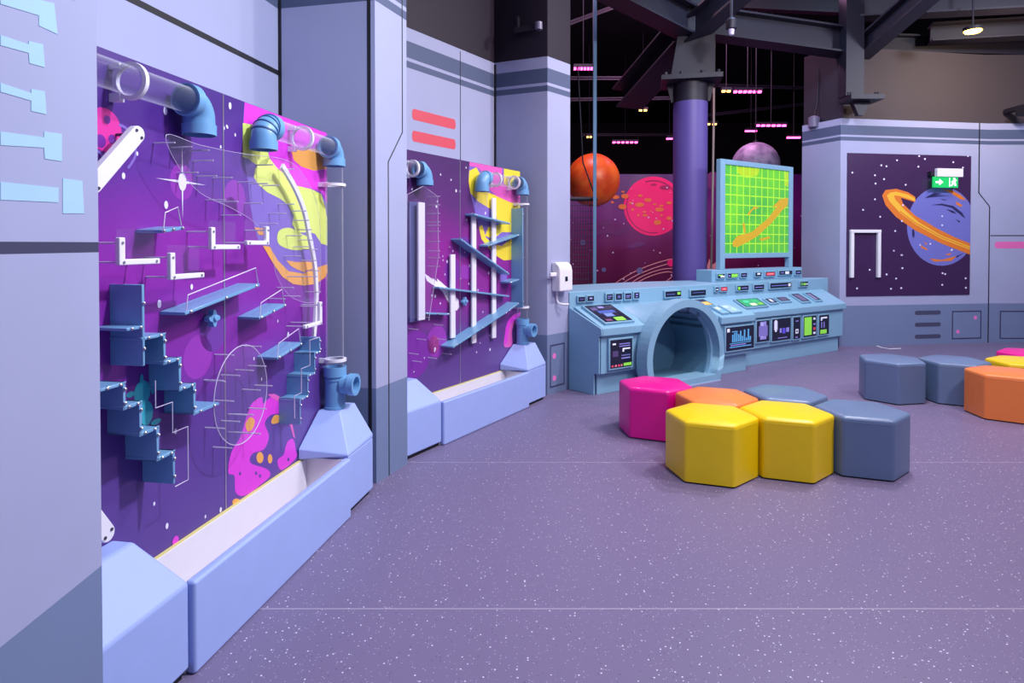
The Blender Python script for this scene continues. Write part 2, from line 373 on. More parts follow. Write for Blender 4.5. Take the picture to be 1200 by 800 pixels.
# ------------------------------------------------------------------ play panels (marble run walls)
def board_mat(name, stops, zlo, zhi, noise=.10):
    m = bpy.data.materials.new(name); m.use_nodes = True; nt = m.node_tree; b = nt.nodes['Principled BSDF']; L = nt.links
    tc = nt.nodes.new('ShaderNodeTexCoord'); sp = nt.nodes.new('ShaderNodeSeparateXYZ'); L.new(tc.outputs['Object'], sp.inputs[0])
    n = nt.nodes.new('ShaderNodeTexNoise'); n.inputs['Scale'].default_value = 2.2; n.inputs['Detail'].default_value = 1; L.new(tc.outputs['Object'], n.inputs['Vector'])
    ad = nt.nodes.new('ShaderNodeMath'); ad.operation = 'MULTIPLY_ADD'; ad.inputs[1].default_value = noise * 4; L.new(n.outputs['Fac'], ad.inputs[0]); L.new(sp.outputs['Z'], ad.inputs[2])
    mr = nt.nodes.new('ShaderNodeMapRange'); mr.inputs[1].default_value = zlo + noise*2; mr.inputs[2].default_value = zhi + noise*2; L.new(ad.outputs[0], mr.inputs[0])
    cr = nt.nodes.new('ShaderNodeValToRGB'); e = cr.color_ramp.elements
    e[0].position, e[0].color = stops[0][0], lin(stops[0][1]); e[1].position, e[1].color = stops[-1][0], lin(stops[-1][1])
    for p_, c in stops[1:-1]: e.new(p_).color = lin(c)
    L.new(mr.outputs[0], cr.inputs[0]); L.new(cr.outputs[0], b.inputs['Base Color']); b.inputs['Roughness'].default_value = .32
    return m
ART = {k: mat('print_' + k, c, .35, var=.02) for k, c in dict(magenta='df3fd4', lime='dfeb74', lilac='8469be', orange='f0aa52', violet='62439a', star='e9e2ff', hot='e0349f', plum='7a2f9c', cyan='39b3c4', yellow='f0d93e', pink='e060b8', white='f0eaf6', mauve='9438ac', soft='6f3c9c').items()}
AK = list(ART)
def art(mb, key, poly, d): mb.sheet(poly, W, d, 2 + AK.index(key))
M_side = mat('panel_side', '8a86a0', .5)

def play_panel(fr, name, label, bm, u0, seam, u1, z0=.33, z1=2.39):
    t = empty(name, fr.o, fr.rot, label, 'marble run')
    mb = MB()
    mb.box(u0, u1, .0, .46, 0, z1, 1)
    mb.add([(u0, -.001, z0), (u1, -.001, z0), (u1, -.001, z1), (u0, -.001, z1)], [(0, 1, 2, 3)], 0)
    return t, mb
def finish_board(t, mb, bm): return mb.build('printed_board', [bm, M_side] + [ART[k] for k in AK], t, recalc=False)
def seam_strip(t, u, z0, z1): MB().box(u-.004, u+.004, -.004, 0, z0, z1).build('seam_strip', M_steel, t)
def peg(t, u, z, L=.1, r=.0035):
    MB().tube([(u, 0, z), (u, -L, z)], r, 6).build('peg', M_peg, t)
def plank(t, name, a, b, depth, th=.014, m=None, bolts=True):
    dx, dz = b[0]-a[0], b[1]-a[1]; l = math.hypot(dx, dz); nx, nz = -dz/l*th/2, dx/l*th/2
    mb = MB(); mb.prism([(a[0]+nx, a[1]+nz), (b[0]+nx, b[1]+nz), (b[0]-nx, b[1]-nz), (a[0]-nx, a[1]-nz)], W, 0, depth)
    o = mb.build(name, m or M_shelf, t, bevel=.002, seg=1)
    if bolts:
        for f_ in (.06, .5, .94): MB().lathe([(.007, 0), (.007, -.006), (.004, -.009)], (a[0]+dx*f_, -depth, a[1]+dz*f_), 8, axis='y').build('bolt', M_steel, o)
    return o
def stair(t, pts, depth, th=.012):
    mb = MB(); bo = []
    for a, b in zip(pts[:-1], pts[1:]):
        dx, dz = b[0]-a[0], b[1]-a[1]; l = math.hypot(dx, dz); nx, nz = -dz/l*th/2, dx/l*th/2; ex, ez = dx/l*th*.5, dz/l*th*.5
        mb.prism([(a[0]+nx-ex, a[1]+nz-ez), (b[0]+nx+ex, b[1]+nz+ez), (b[0]-nx+ex, b[1]-nz+ez), (a[0]-nx-ex, a[1]-nz-ez)], W, 0, depth)
        bo += [(a[0]+dx*f_, -depth, a[1]+dz*f_) for f_ in (.22, .8)]
    o = mb.build('stair_ramp', M_shelf, t, bevel=.002, seg=1)
    for c_ in bo: MB().lathe([(.006, 0), (.006, -.005), (.003, -.008)], c_, 8, axis='y').build('bolt', M_steel, o)
    return o
def guard(t, pts, v, name='clear_guard'):
    """bent clear rod edging a clear sheet"""
    MB().tube([(u, -v, z) for u, z in pts], .0025, 6).build(name, mat('acrylic_edge', 'cfc4dc', .25), t)
def arcpath(c, r, a0, a1, plane, n=10):
    out = []
    for i in range(n+1):
        a = R(a0 + (a1-a0)*i/n); out.append((c[0] + r*math.cos(a), c[1], c[2] + r*math.sin(a)))
    return out
RP = .064
def elbow(t, c, quad, down, arm=0.02, ribs=False):
    """90 degree elbow: horizontal mouth on side quad (-1 / +1 along u), other mouth pointing down"""
    u, v, z = c; rb = .07
    path = [(u + quad*(rb+arm), -v, z)] + [(u + quad*rb*(1-math.sin(R(a))), -v, z - rb*(1-math.cos(R(a)))) for a in range(0, 91, 10)] + [(u, -v, down)]
    mb = MB().pipe(path, RP, RP-.007, 28)
    for (e, dirv) in ((path[0], (quad, 0, 0)), (path[-1], (0, 0, -1))):
        q = Vector(e); d = Vector(dirv); mb.pipe([q - d*.045, q], RP+.006, RP-.006, 28)
    o = mb.build('pipe_elbow', M_blue, t)
    if ribs:
        for k in (25, 45, 65):
            a = R(k); p = Vector((u + quad*rb*(1-math.sin(a)), -v, z - rb*(1-math.cos(a)))); d = Vector((quad*math.cos(a), 0, math.sin(a)))*1
            MB().pipe([p - d*.004, p + d*.004], RP+.004, RP-.004, 28).build('slot_rib', mat('elbow_slot', '3b5f92', .5), o)
    return o
def clearpipe(t, a, b): return MB().pipe([a, tuple((Vector(a)+Vector(b))/2), b], RP-.009, RP-.012, 28).build('clear_pipe', M_clear, t)
def clamp(t, c, axis):
    d = Vector((1, 0, 0)) if axis == 'x' else Vector((0, 0, 1)); c = Vector(c)
    mb = MB().pipe([c - d*.009, c + d*.009], RP+.008, RP-.008, 32)
    if axis == 'x': mb.box(c.x-.012, c.x+.012, c.y+RP*.6, 0, c.z-RP-.012, c.z-RP+.018); mb.box(c.x-.012, c.x+.012, c.y+RP*.6, 0, c.z+RP-.018, c.z+RP+.004)
    else: mb.box(c.x-.055, c.x-.035, c.y+.02, 0, c.z-.014, c.z+.014)
    return mb.build('pipe_clamp', M_white, t)
def tee(t, u, v, z0, z1):
    zm = (z0+z1)/2 + .02
    mb = MB().pipe([(u, -v, z0), (u, -v, z1)], RP, RP-.007, 28)
    mb.pipe([(u, -v, z1-.06), (u, -v, z1)], RP+.008, RP-.004, 28); mb.pipe([(u, -v, z1-.085), (u, -v, z1-.075)], RP+.004, RP-.004, 28)
    mb.pipe([(u, -v-RP*.8, zm), (u, -v-.10, zm)], RP-.004, RP-.014, 24); mb.pipe([(u, -v-.10, zm), (u, -v-.145, zm)], RP+.006, RP-.014, 24)
    mb.lathe([(RP-.015, zm-.001), (RP-.015, zm)], (u, -v, 0), 24)
    mb.lathe([(RP+.006, 0), (RP+.006, .012), (RP, .014)], (u, -v, z0), 28)
    return mb.build('tee_pipe', M_blue, t)
def knob(t, u, z):
    mb = MB(); pts = []
    for i in range(48):
        a = 2*math.pi*i/48; r = .032 + .009*math.cos(4*a); pts.append((u + r*math.cos(a), z + r*math.sin(a)))
    mb.prism(pts, W, .02, .05); mb.lathe([(.014, 0), (.014, -.02)], (u, 0, z), 16, axis='y'); mb.lathe([(.016, -.05), (.012, -.06)], (u, 0, z), 16, axis='y')
    return mb.build('knob', M_blue, t, bevel=.004)

# ---- first bay
bm1 = board_mat('print_space_gradient', [(0, '5a4290'), (.28, '5d3a8e'), (.42, '7c2c9a'), (.62, '8f2aa0'), (.80, '633295'), (1, '4b3080')], .35, 2.35, .10)
T1_, mb = play_panel(B1, 'marble_run_panel', 'purple space printed marble run panel with blue stair ramps, white L brackets and pins', bm1, -.75, .635, 1.735, z1=2.378)
P = lambda pts, k=3.638, ox=250, oy=420: B1.poly(pts, ox, oy, k)
S = lambda pts, **kw: spline(P(pts, **kw))
Z2 = dict(k=4, ox=240, oy=100); Z4 = dict(k=4, ox=250, oy=260)
edge = 1.733
def clampu(poly, hi=edge, top=2.376): return [(min(u, hi), min(z, top)) for u, z in poly]
# ringed planet at the top right
lil = clampu(P([(185,76),(180,140),(178,200),(180,335),(200,440),(212,560),(232,670),(255,740)], **Z2) + P([(235,110),(282,200),(320,255),(370,290),(420,298),(480,290),(520,262),(545,230)], **Z4))
lil += [(edge, B1.uz(383, 300)[1]), (edge, 2.376)]
art(mb, 'lilac', lil, .0016)
art(mb, 'magenta', clampu(P([(185,76),(180,178),(240,188),(300,250),(305,300),(296,330),(330,380),(385,430),(425,470),(500,485),(545,500),(562,532),(600,560),(600,230),(330,100)], **Z2)) , .0020)
art(mb, 'lime', clampu(P([(176,176),(240,188),(285,250),(290,300),(302,340),(285,375),(240,372),(200,345),(176,335)], **Z2)), .0024)
art(mb, 'lime', clampu(P([(228,430),(235,390),(265,350),(300,340),(340,390),(390,430),(430,470),(500,487),(545,510),(560,560),(575,620),(600,640),(600,750),(545,742),(515,695),(490,688),(430,690),(408,650),(416,610),(390,560),(350,530),(290,500),(250,465)], **Z2)), .0024)
art(mb, 'lime', clampu(S([(338,705),(355,675),(400,668),(440,690),(500,722),(500,760),(420,772),(350,748)], **Z2)), .0024)
art(mb, 'orange', clampu(P([(405,312),(440,295),(560,300),(600,310),(600,400),(575,392),(510,400),(450,380),(415,350)], **Z2)), .0028)
art(mb, 'orange', clampu(P([(190,25),(240,30),(240,62),(212,60)], **Z4)), .0028)
art(mb, 'orange', clampu(P([(230,112),(262,115),(300,180),(350,230),(420,242),(480,215),(560,195),(560,235),(520,262),(480,290),(420,298),(370,290),(320,255),(282,200)], **Z4)), .0028)
art(mb, 'orange', clampu(P([(340,180),(390,188),(430,185),(480,190),(470,215),(425,235),(390,222),(360,205)], **Z4)), .0028)
# egg planet low down
art(mb, 'violet', clampu(P([(60,480),(72,410),(110,300),(150,215),(200,165),(245,150),(290,170),(330,260),(348,340),(350,430),(60,640)])), .0016)
art(mb, 'magenta', S([(150,215),(175,180),(205,165),(212,190),(245,165),(285,185),(290,230),(245,240),(218,275),(235,330),(215,385),(165,405),(158,445),(225,470),(240,500),(190,545),(150,575),(115,585),(92,565),(88,500),(62,485),(75,400),(115,330)]), .0022)
art(mb, 'magenta', S([(272,435),(298,410),(305,380),(318,350),(340,345),(350,390),(350,425),(290,475)]), .0022)
art(mb, 'pink', P([(230,152),(260,150),(292,170),(330,255),(348,340),(340,335),(318,260),(285,190),(245,165)]), .0024)
for q in ([(155,250),(175,265),(165,300),(145,310),(135,280)], [(262,240),(285,245),(280,270),(250,278),(246,262)]): art(mb, 'orange', S(q), .0026)
for (cx, cy, rx, ry) in ((197,422,15,24),(240,427,10,20),(97,612,18,16)): art(mb, 'orange', S([(cx+rx*math.cos(R(a)), cy+ry*math.sin(R(a))) for a in range(0, 360, 45)]), .0026)
for (cx, cy) in ((112,490),(180,488),(197,500),(318,430)): art(mb, 'violet', S([(cx+5*math.cos(R(a)), cy+8*math.sin(R(a))) for a in range(0, 360, 60)]), .0026)
# small magenta planet with white orbit lines, left
c = B1.uz(122, 152); art(mb, 'hot', circle(c[0], c[1], .082), .0022); art(mb, 'plum', circle(c[0]-.02, c[1]-.045, .025), .0026); art(mb, 'plum', circle(c[0]+.035, c[1]-.03, .018), .0026); art(mb, 'plum', circle(c[0]+.012, c[1]+.04, .016), .0026)
for pp in ([(139,146),(148,151),(155,161)], [(139,161),(144,166),(148,174),(147,186)], [(158,172),(158,182),(153,192),(149,197)], [(113,176),(119,182),(121,190),(119,200)]): band_quads(mb, spline([B1.uz(*q) for q in pp], 5, False), .011, W, .0024, 2 + AK.index('lilac'))
# glows, star and dots
for (px, py, r) in ((213, 213, .018),): 
    c = B1.uz(px, py); art(mb, 'star', [(c[0]+(r*(9 if i % 2 == 0 else .5))*math.cos(R(i*45)), c[1]+(r*(9 if i % 2 == 0 else .5))*math.sin(R(i*45))) for i in range(8)], .0030); art(mb, 'mauve', circle(c[0], c[1], .075, .08), .0012); art(mb, 'star', circle(c[0], c[1], .026, .040), .0034)
for (px, py, r, k) in ((232,418,.10,'mauve'),(275,232,.09,'mauve'),(250,387,.10,'soft'),(270,245,.06,'plum')):
    c = B1.uz(px, py); art(mb, k, circle(c[0], c[1], r), .0012)
for (px, py) in ((163,112),(167,110),(144,206),(194,240),(265,148),(266,149),(269,124),(275,158),(224,336),(186,356),(325,376),(337,392),(297,420),(306,444),(240,605),(258,597),(195,616),(180,590),(258,172),(262,150),(193,130),(205,505),(160,180)):
    c = B1.uz(px, py); r = random.choice((.006, .009, .012)); art(mb, 'star', circle(c[0], c[1], r, r*1.5, 8), .0030)
art(mb, 'magenta', circle(*B1.uz(205, 633), .02, n=10), .003)
# little cyan painted creature behind the stairs: generic blobs
for (px, py, ru, rz) in ((166,460,.045,.05),(171,484,.035,.05),(182,494,.03,.012),(178,452,.012,.035),(165,444,.01,.02),(152,462,.02,.012)):
    c = B1.uz(px, py); art(mb, 'cyan', circle(c[0], c[1], ru, rz, 14), .0030 + .0002*(py % 5))
finish_board(T1_, mb, bm1)
seam_strip(T1_, .635, .36, 2.375)
for (px, py) in ((205,167),(225,172),(245,176),(232,202),(254,206),(272,208),(264,234),(300,213),(314,215),(327,217),(279,236),(307,238),(345,239),(320,193),(345,198),(335,250),(359,247),(362,258),(366,269),(354,276),(367,281),(362,289),(372,292),(352,300),(371,305),(355,324),(375,317),(344,337),(372,324),(352,347),(376,342),(334,350),(370,359),(359,378),
                 (274,416),(306,406),(312,429),(297,434),(281,440),(264,447),(319,452),(305,457),(262,446),(274,470),(281,494),(263,502),(272,525),(289,507),(289,486),(312,479),(297,486),(305,508),(250,188),(282,252),(325,262)):
    u, z = B1.uz(px, py, .1); peg(T1_, u, z)
f14 = lambda px, py, v=.14: B1.uz(px, py, v)
# shelves
def shelf_px(fr, t, a, b, depth, name='ramp_shelf', rod=True):
    p, q = fr.uz(*a, depth), fr.uz(*b, depth); o = plank(t, name, p, q, depth)
    if rod: guard(t, [(p[0]+.02, p[1]+.01), (p[0]+.03, p[1]+.075), (q[0]-.02, q[1]+.085), (q[0], q[1]+.01)], depth-.01)
    return o
shelf_px(B1, T1_, (217, 367.5), (304.5, 333.5), .12)
shelf_px(B1, T1_, (304, 373), (335, 357), .12)
shelf_px(B1, T1_, (325, 420), (354, 402), .12)
shelf_px(B1, T1_, (190, 271), (215, 267), .12)
# stair ramps
def vpath(fr, pts, v):
    q = [fr.uz(x, y, v) for x, y in pts]; out = [q[0]]
    for i in range(1, len(q)):
        p = out[-1]; dx, dz = abs(q[i][0]-p[0]), abs(q[i][1]-p[1])
        out.append((p[0], q[i][1]) if dz > dx*1.0 else (q[i][0], p[1]))
    return out
stair(T1_, vpath(B1, [(168,335),(168,427)], .14), .14)
stair(T1_, vpath(B1, [(150,386),(168,382)], .14), .14)
stair(T1_, vpath(B1, [(168,397),(193,392),(193,425),(211,423),(211,456),(228,453),(228,484),(256,476)], .14), .14)
stair(T1_, vpath(B1, [(119,457),(146,450),(146,478),(165,474),(165,509),(185,502),(185,538),(204,530),(204,565)], .14), .14)
stair(T1_, vpath(B1, [(375,396),(375,412),(369,415),(369,437),(361,441),(361,464),(352,469),(352,496)], .13), .13)
guard(T1_, vpath(B1, [(182,446),(182,478),(202,474),(202,507),(220,503),(220,562),(205,566)], .12), .12)
guard(T1_, vpath(B1, [(373,395),(362,405),(362,428),(352,436),(352,460),(344,466),(344,490)], .13), .135)
# white L brackets held off on rods
def lbracket(t, fr, px, v=.13, w=.022, flip=False):
    (x0, y0), (x1, y1) = px; a = fr.uz(x0, y0, v); b = fr.uz(x1, y1, v); th = .02
    u0, u1 = a[0], b[0]; z1, z0 = a[1], b[1]
    if not flip: pl = [(u0, z0), (u1, z0), (u1, z0+w), (u0+w*1.3, z0+w), (u0+w*1.3, z1), (u0, z1)]
    else: pl = [(u0, z0), (u1, z0), (u1, z1), (u1-w*1.3, z1), (u1-w*1.3, z0+w), (u0, z0+w)]
    o = MB().prism(pl, W, v-th, v).build('l_bracket', M_white, t, bevel=.004)
    for (uu, zz) in ((u0+.02, z0+w/2), (u1-.02, z0+w/2), ((u1-.014 if flip else u0+.014), z1-.02)):
        MB().tube([(uu, 0, zz), (uu, -v+th, zz)], .0035, 8).build('standoff_rod', M_peg, o); MB().lathe([(.006, -v), (.005, -v-.003)], (uu, 0, zz), 10, axis='y').build('bolt', M_steel, o)
    MB().box(u0+.01, u1-.005, -v+th+.004, -v+th+.001, z0+.01, z1+.03).build('clear_guard', M_sheet, o)
    return o
lbracket(T1_, B1, ((140, 278), (188, 309))); lbracket(T1_, B1, ((200, 296), (240, 325))); lbracket(T1_, B1, ((248, 266), (282, 292)))
lbracket(T1_, B1, ((290, 264), (316, 287)), flip=True); lbracket(T1_, B1, ((358, 357), (378, 380)), flip=True)
# white arm, top left, and the end of another one below
def arm(t, a, b, v, w=.05):
    dx, dz = b[0]-a[0], b[1]-a[1]; an = math.degrees(math.atan2(dz, dx)); h = w/2
    pl = [(b[0]+h*math.cos(R(an+k)), b[1]+h*math.sin(R(an+k))) for k in range(-90, 91, 18)] + [(a[0]+h*math.cos(R(an+k)), a[1]+h*math.sin(R(an+k))) for k in range(90, 271, 18)]
    o = MB().prism(pl, W, v-.03, v).build('white_arm', M_white, t, bevel=.004)
    bm_ = mat('dark_bolt', '55505f', .4, metal=.6)
    for q, s_ in ((a, 1), (b, -1)):
        for k in (-1, 1):
            u = q[0] + k*w*.28*math.sin(R(an)); z = q[1] - k*w*.28*math.cos(R(an)); MB().lathe([(.006, -v), (.006, -v-.003)], (u, 0, z), 10, axis='y').build('bolt', bm_, o)
        MB().tube([(q[0], 0, q[1]), (q[0], -v+.03, q[1])], .006, 8).build('standoff_rod', bm_, o)
arm(T1_, B1.uz(112, 216, .1), B1.uz(163, 157, .1), .1, .062)
arm(T1_, B1.uz(100, 590, .1), B1.uz(127, 625, .1), .1, .062)
MB().prism(strip(spline([B1.uz(x, y, .07) for x, y in ((332,194),(347,220),(358,248),(364,278),(370,310),(372,345),(371,372),(369,394))], 5, False), .032), W, .055, .07).build('guide_strip', M_white, T1_)
# clear round cover in front of the lower pins, and larger clear covers above
def clear_cover(t, fr, outline, v, er=.0022):
    o = MB().prism(outline, W, v, v+.003).build('clear_cover', M_sheet, t)
    MB().tube([(a, -v-.002, b) for a, b in outline], er, 6, closed=True).build('edge', mat('acrylic_edge', 'cfc4dc', .25), o)
cu, cz = B1.uz(284, 462, .115); clear_cover(T1_, B1, circle(cu, cz, .215, .235, 40), .112)
clear_cover(T1_, B1, spline([B1.uz(x, y, .115) for x, y in ((195,158),(235,170),(285,180),(330,186),(352,200),(372,240),(376,300),(372,350),(345,350),(325,325),(318,290),(300,262),(270,243),(235,226),(210,196))], 5), .112, .0011)
knob(T1_, *B1.uz(250, 373, .04))
# pipes
PV, PZ = .085, 2.262
clearpipe(T1_, (-.55, -PV, PZ), (.265, -PV, PZ)); elbow(T1_, (.345, PV, PZ), -1, 2.125)
clamp(T1_, (-.045, -PV, PZ), 'x')
elbow(T1_, (.85, PV, PZ), 1, 2.135, ribs=True); clearpipe(T1_, (.93, -PV, PZ), (1.59, -PV, PZ)); elbow(T1_, (1.665, PV, PZ), -1, 2.15)
clamp(T1_, (1.25, -PV, PZ), 'x')
clearpipe(T1_, (1.665, -PV, 2.14), (1.665, -PV, .86)); clamp(T1_, (1.665, -PV, 2.03), 'z'); clamp(T1_, (1.665, -PV, .905), 'z')
tee(T1_, 1.665, PV, .596, .862)

# ---- second bay
bm2 = board_mat('print_space_gradient_far', [(0, '614690'), (.22, '603a84'), (.40, '8a2a92'), (.62, '8d2790'), (.80, '5d2f72'), (1, '4f2f66')], .35, 2.40, .08)
T2_, mb = play_panel(B2, 'marble_run_panel', 'purple space printed marble run panel with white vertical bars and long sloping blue ramps', bm2, -.75, .645, 1.745, z1=2.43)
K5 = dict(k=5, ox=460, oy=160); K6 = dict(k=5, ox=460, oy=300)
Q = lambda pts, z=K5: [(min(u, 1.743), min(zz, 2.428)) for u, zz in B2.poly(pts, z['ox'], z['oy'], z['k'])]
QS = lambda pts, z=K5: spline(Q(pts, z), 4)
art(mb, 'lilac', Q([(450,145),(445,230),(455,330),(480,430),(510,540),(560,640),(610,700),(650,725),(690,722),(770,700),(770,160)]), .0016)
art(mb, 'yellow', Q([(449,200),(445,260),(455,330),(500,380),(600,440),(620,520),(560,530),(540,580),(590,600),(640,560),(700,560),(770,600),(770,380),(700,370),(620,350),(540,320),(530,250),(490,180)]), .0020)
art(mb, 'yellow', Q([(505,530),(520,600),(560,650),(610,700),(650,725),(690,722),(770,700),(770,640),(690,600),(640,640),(590,630),(545,590),(525,515)]), .0022)
art(mb, 'pink', Q([(450,140),(449,170),(500,182),(570,260),(550,290),(600,345),(690,385),(770,392),(770,300),(700,310),(640,270),(640,190),(650,172)]), .0024)
art(mb, 'yellow', Q([(652,180),(770,200),(770,300),(700,312),(650,275)]), .0026)
art(mb, 'pink', QS([(745,330),(700,350),(672,400),(655,470),(655,530),(700,520),(700,430),(760,340)], K6), .0022)
art(mb, 'magenta', QS([(668,400),(690,360),(735,335),(745,350),(700,385),(680,430),(670,500),(655,520),(658,450)], K6), .0026)
art(mb, 'white', Q([(185,100),(240,140),(230,125),(262,150),(258,130),(310,175),(345,195),(340,215),(385,255),(390,300),(375,320),(345,300),(320,260),(290,205),(200,145)], K6), .0022)
art(mb, 'mauve', QS([(400,60),(430,55),(500,80),(470,130),(400,125)], K6), .0018)
for (px, py, rr, k) in ((512,400,.14,'mauve'),(508,404,.08,'pink'),(544,290,.10,'soft'),(487,415,.20,'plum'),(590,325,.07,'lilac'),(530,318,.12,'plum')):
    c_ = B2.uz(px, py); art(mb, k, circle(c_[0], c_[1], rr), .0013)
for i in range(44):
    u = random.uniform(-.1, 1.2); z = random.uniform(.45, 2.38); r = random.choice((.006, .008, .012)); art(mb, 'star', circle(u, z, r, r*1.3, 8), .0029)
finish_board(T2_, mb, bm2)
seam_strip(T2_, .645, .36, 2.42)
def vbar(t, fr, px, y0, y1, w, v=.05, m=None, name='white_bar'):
    a = fr.uz(px, y0, v); b = fr.uz(px, y1, v); u = (a[0]+b[0])/2
    MB().prism([(u-w/2, b[1]), (u+w/2, b[1]), (u+w/2, a[1]), (u-w/2, a[1])], W, v-.02, v).build(name, m or M_white, t, bevel=.004)
vbar(T2_, B2, 494.5, 237, 375, .085, .08); vbar(T2_, B2, 531.3, 298, 396, .07, .04); vbar(T2_, B2, 556, 250, 402, .07, .04); vbar(T2_, B2, 579.5, 232, 396, .07, .04)
a_ = B2.uz(480, 236, .03); b_ = B2.uz(491, 376, .03); MB().prism([(a_[0], b_[1]), (b_[0], b_[1]), (b_[0], a_[1]), (a_[0], a_[1])], W, .0, .03).build('backing_plate', mat('slate_plate', '5c5e92', .35), T2_, bevel=.003, seg=1)
a_ = B2.uz(600, 243, .10); b_ = B2.uz(609, 360, .10); plank(T2_, 'upright_plate', (b_[0], a_[1]), (b_[0], b_[1]), .14)
for a_, b_, d_ in (((556, 251), (598, 262), .11), ((540, 280), (597, 321), .11), ((572, 288), (609, 275), .11), ((515, 337), (597, 347), .08), ((531, 407), (596, 364), .14), ((598, 331), (608, 327.5), .12), ((498, 367), (527, 368), .07), ((596, 364), (608, 355), .14)):
    p, q = B2.uz(*a_, d_), B2.uz(*b_, d_); plank(T2_, 'ramp_shelf', p, q, d_, .016)
for py in (230, 240, 250, 260, 264, 271, 283, 294, 302, 312):
    u, z = B2.uz(512.5, py, .1); peg(T2_, u, z, .13)
for (px, py) in ((490,386),(519,381),(499,398),(523,398),(490,415),(529,415),(494,424),(512,420)):
    u, z = B2.uz(px, py, .1); peg(T2_, u, z)
clear_cover(T2_, B2, [B2.uz(x, y, .11) for x, y in ((477,228),(496,218),(513,230),(514,300),(503,372),(477,372))], .108)
knob(T2_, *B2.uz(545, 353, .04))
PZ = 2.265
clearpipe(T2_, (-.6, -PV, PZ), (-.06, -PV, PZ)); elbow(T2_, (.03, PV, PZ), -1, 2.14); clamp(T2_, (-.13, -PV, PZ), 'x')
elbow(T2_, (.885, PV, PZ+.02), 1, 2.15); clearpipe(T2_, (.97, -PV, PZ+.02), (1.58, -PV, PZ+.02)); elbow(T2_, (1.655, PV, PZ+.02), -1, 2.17)
clamp(T2_, (1.13, -PV, PZ+.02), 'x'); clamp(T2_, (1.48, -PV, PZ+.02), 'x')
clearpipe(T2_, (.885, -PV, 2.14), (.885, -PV, 2.0))
clearpipe(T2_, (1.655, -PV, 2.15), (1.655, -PV, .86)); clamp(T2_, (1.655, -PV, 2.07), 'z'); clamp(T2_, (1.655, -PV, .985), 'z'); tee(T2_, 1.655, PV, .596, .862)

# ---- troughs and padded end blocks
def trough(fr, label):
    t = empty('ball_trough', fr.o, fr.rot, label, 'trough')
    L0, L1, D, Hh = .003, 1.427, .30, .36
    MB().box(L0, L1, -D, -D+.045, 0, Hh).build('padded_front', M_pad, t, bevel=.014, seg=4)
    mb = MB(); mb.box(L0, L1, -D+.0455, -.006, .04, .055); mb.box(L0, L1, -.018, -.006, .0555, Hh-.012); mb.box(L0, L0+.012, -D+.0455, -.0185, .0555, Hh-.012); mb.box(L1-.012, L1, -D+.0455, -.0185, .0555, Hh-.012)
    mb.box(L0, L1, -D+.0455, -D+.052, .0555, Hh-.014); mb.box(L0, L1, -D+.0455, -.006, 0, .0395)
    mb.build('white_liner', M_liner, t)
    MB().box(L0, L1, -.013, -.004, Hh-.0115, Hh-.003).build('yellow_edge_strip', M_yel, t)
    return t
trough(B1, 'light blue padded trough with white inside below the panel of blue stair ramps')
trough(B2, 'light blue padded trough with white inside below the panel of white vertical bars')
def pad_block(fr, u0, u1, top, tz, hz, label, ub=None):
    """padded block: box below, hipped pyramid above; ub = where its back edge reaches over the trough"""
    t = empty('padded_block', fr.world((u0+u1)/2, .14, 0), fr.rot, label, 'padded block', 'padded blocks at the trough ends')
    off = (u0+u1)/2; v0, v1 = .004, .28; zb, zm = .03, .3625; ub = u0 if ub is None else ub
    lo = lambda u, v, z: (u-off, -(v-.14), z)
    mb = MB()
    if ub != u0:
        mb.hexa([lo(u0, v0, zb), lo(u1, v0, zb), lo(u1, v1, zb), lo(u0, v1, zb), lo(u0, v0, zm), lo(u1, v0, zm), lo(u1, v1, zm), lo(u0, v1, zm)])
        mb.build('lower_cushion', M_pad, t, bevel=.006, seg=2); mb = MB(); zb2 = zm + .0005
    else: zb2 = zb
    mb.add([lo(ub, v0, zb2), lo(u1, v0, zb2), lo(u1, v1, zb2), lo(u0, v1, zb2),
            lo(ub, v0, hz[0]), lo(u1, v0, hz[2]), lo(u1, v1, hz[2]), lo(u0, v1, hz[1])] + [lo(a, b, tz) for a, b in top],
           [(0,1,2,3),(0,4,5,1),(1,5,6,2),(2,6,7,3),(3,7,4,0),(4,8,9,5),(5,9,10,6),(6,10,11,7),(7,11,8,4),(8,11,10,9)])
    mb.build('cushion', M_pad, t, bevel=.012, seg=3)
    MB().box(u0-off+.02, u1-off-.02, -(.26-.14), -(v0-.14)-.01, 0, .0295).build('plinth', M_black, t)  # black piece paints the shadow gap under the raised block
    return t
pad_block(B1, 1.432, 1.815, [(1.585,.008),(1.81,.008),(1.81,.155),(1.585,.155)], .594, (.425, .375, .39), 'sloping padded block under the blue tee pipe of the panel with stair ramps', 1.335)
pad_block(B1, -.44, -.003, [(-.43,.008),(-.07,.008),(-.07,.10),(-.43,.10)], .535, (.36, .36, .36), 'padded block beside the wall with light blue painted bars, at the end of the trough')
pad_block(B2, 1.437, 1.815, [(1.585,.008),(1.81,.008),(1.81,.155),(1.585,.155)], .594, (.425, .375, .39), 'padded block under the blue tee pipe beside the pillar with the white dispenser', 1.335)
pad_block(B2, -.44, -.003, [(-.43,.008),(-.10,.008),(-.10,.10),(-.43,.10)], .55, (.37, .37, .37), 'padded block against the pillar, end of the trough below the white vertical bars')

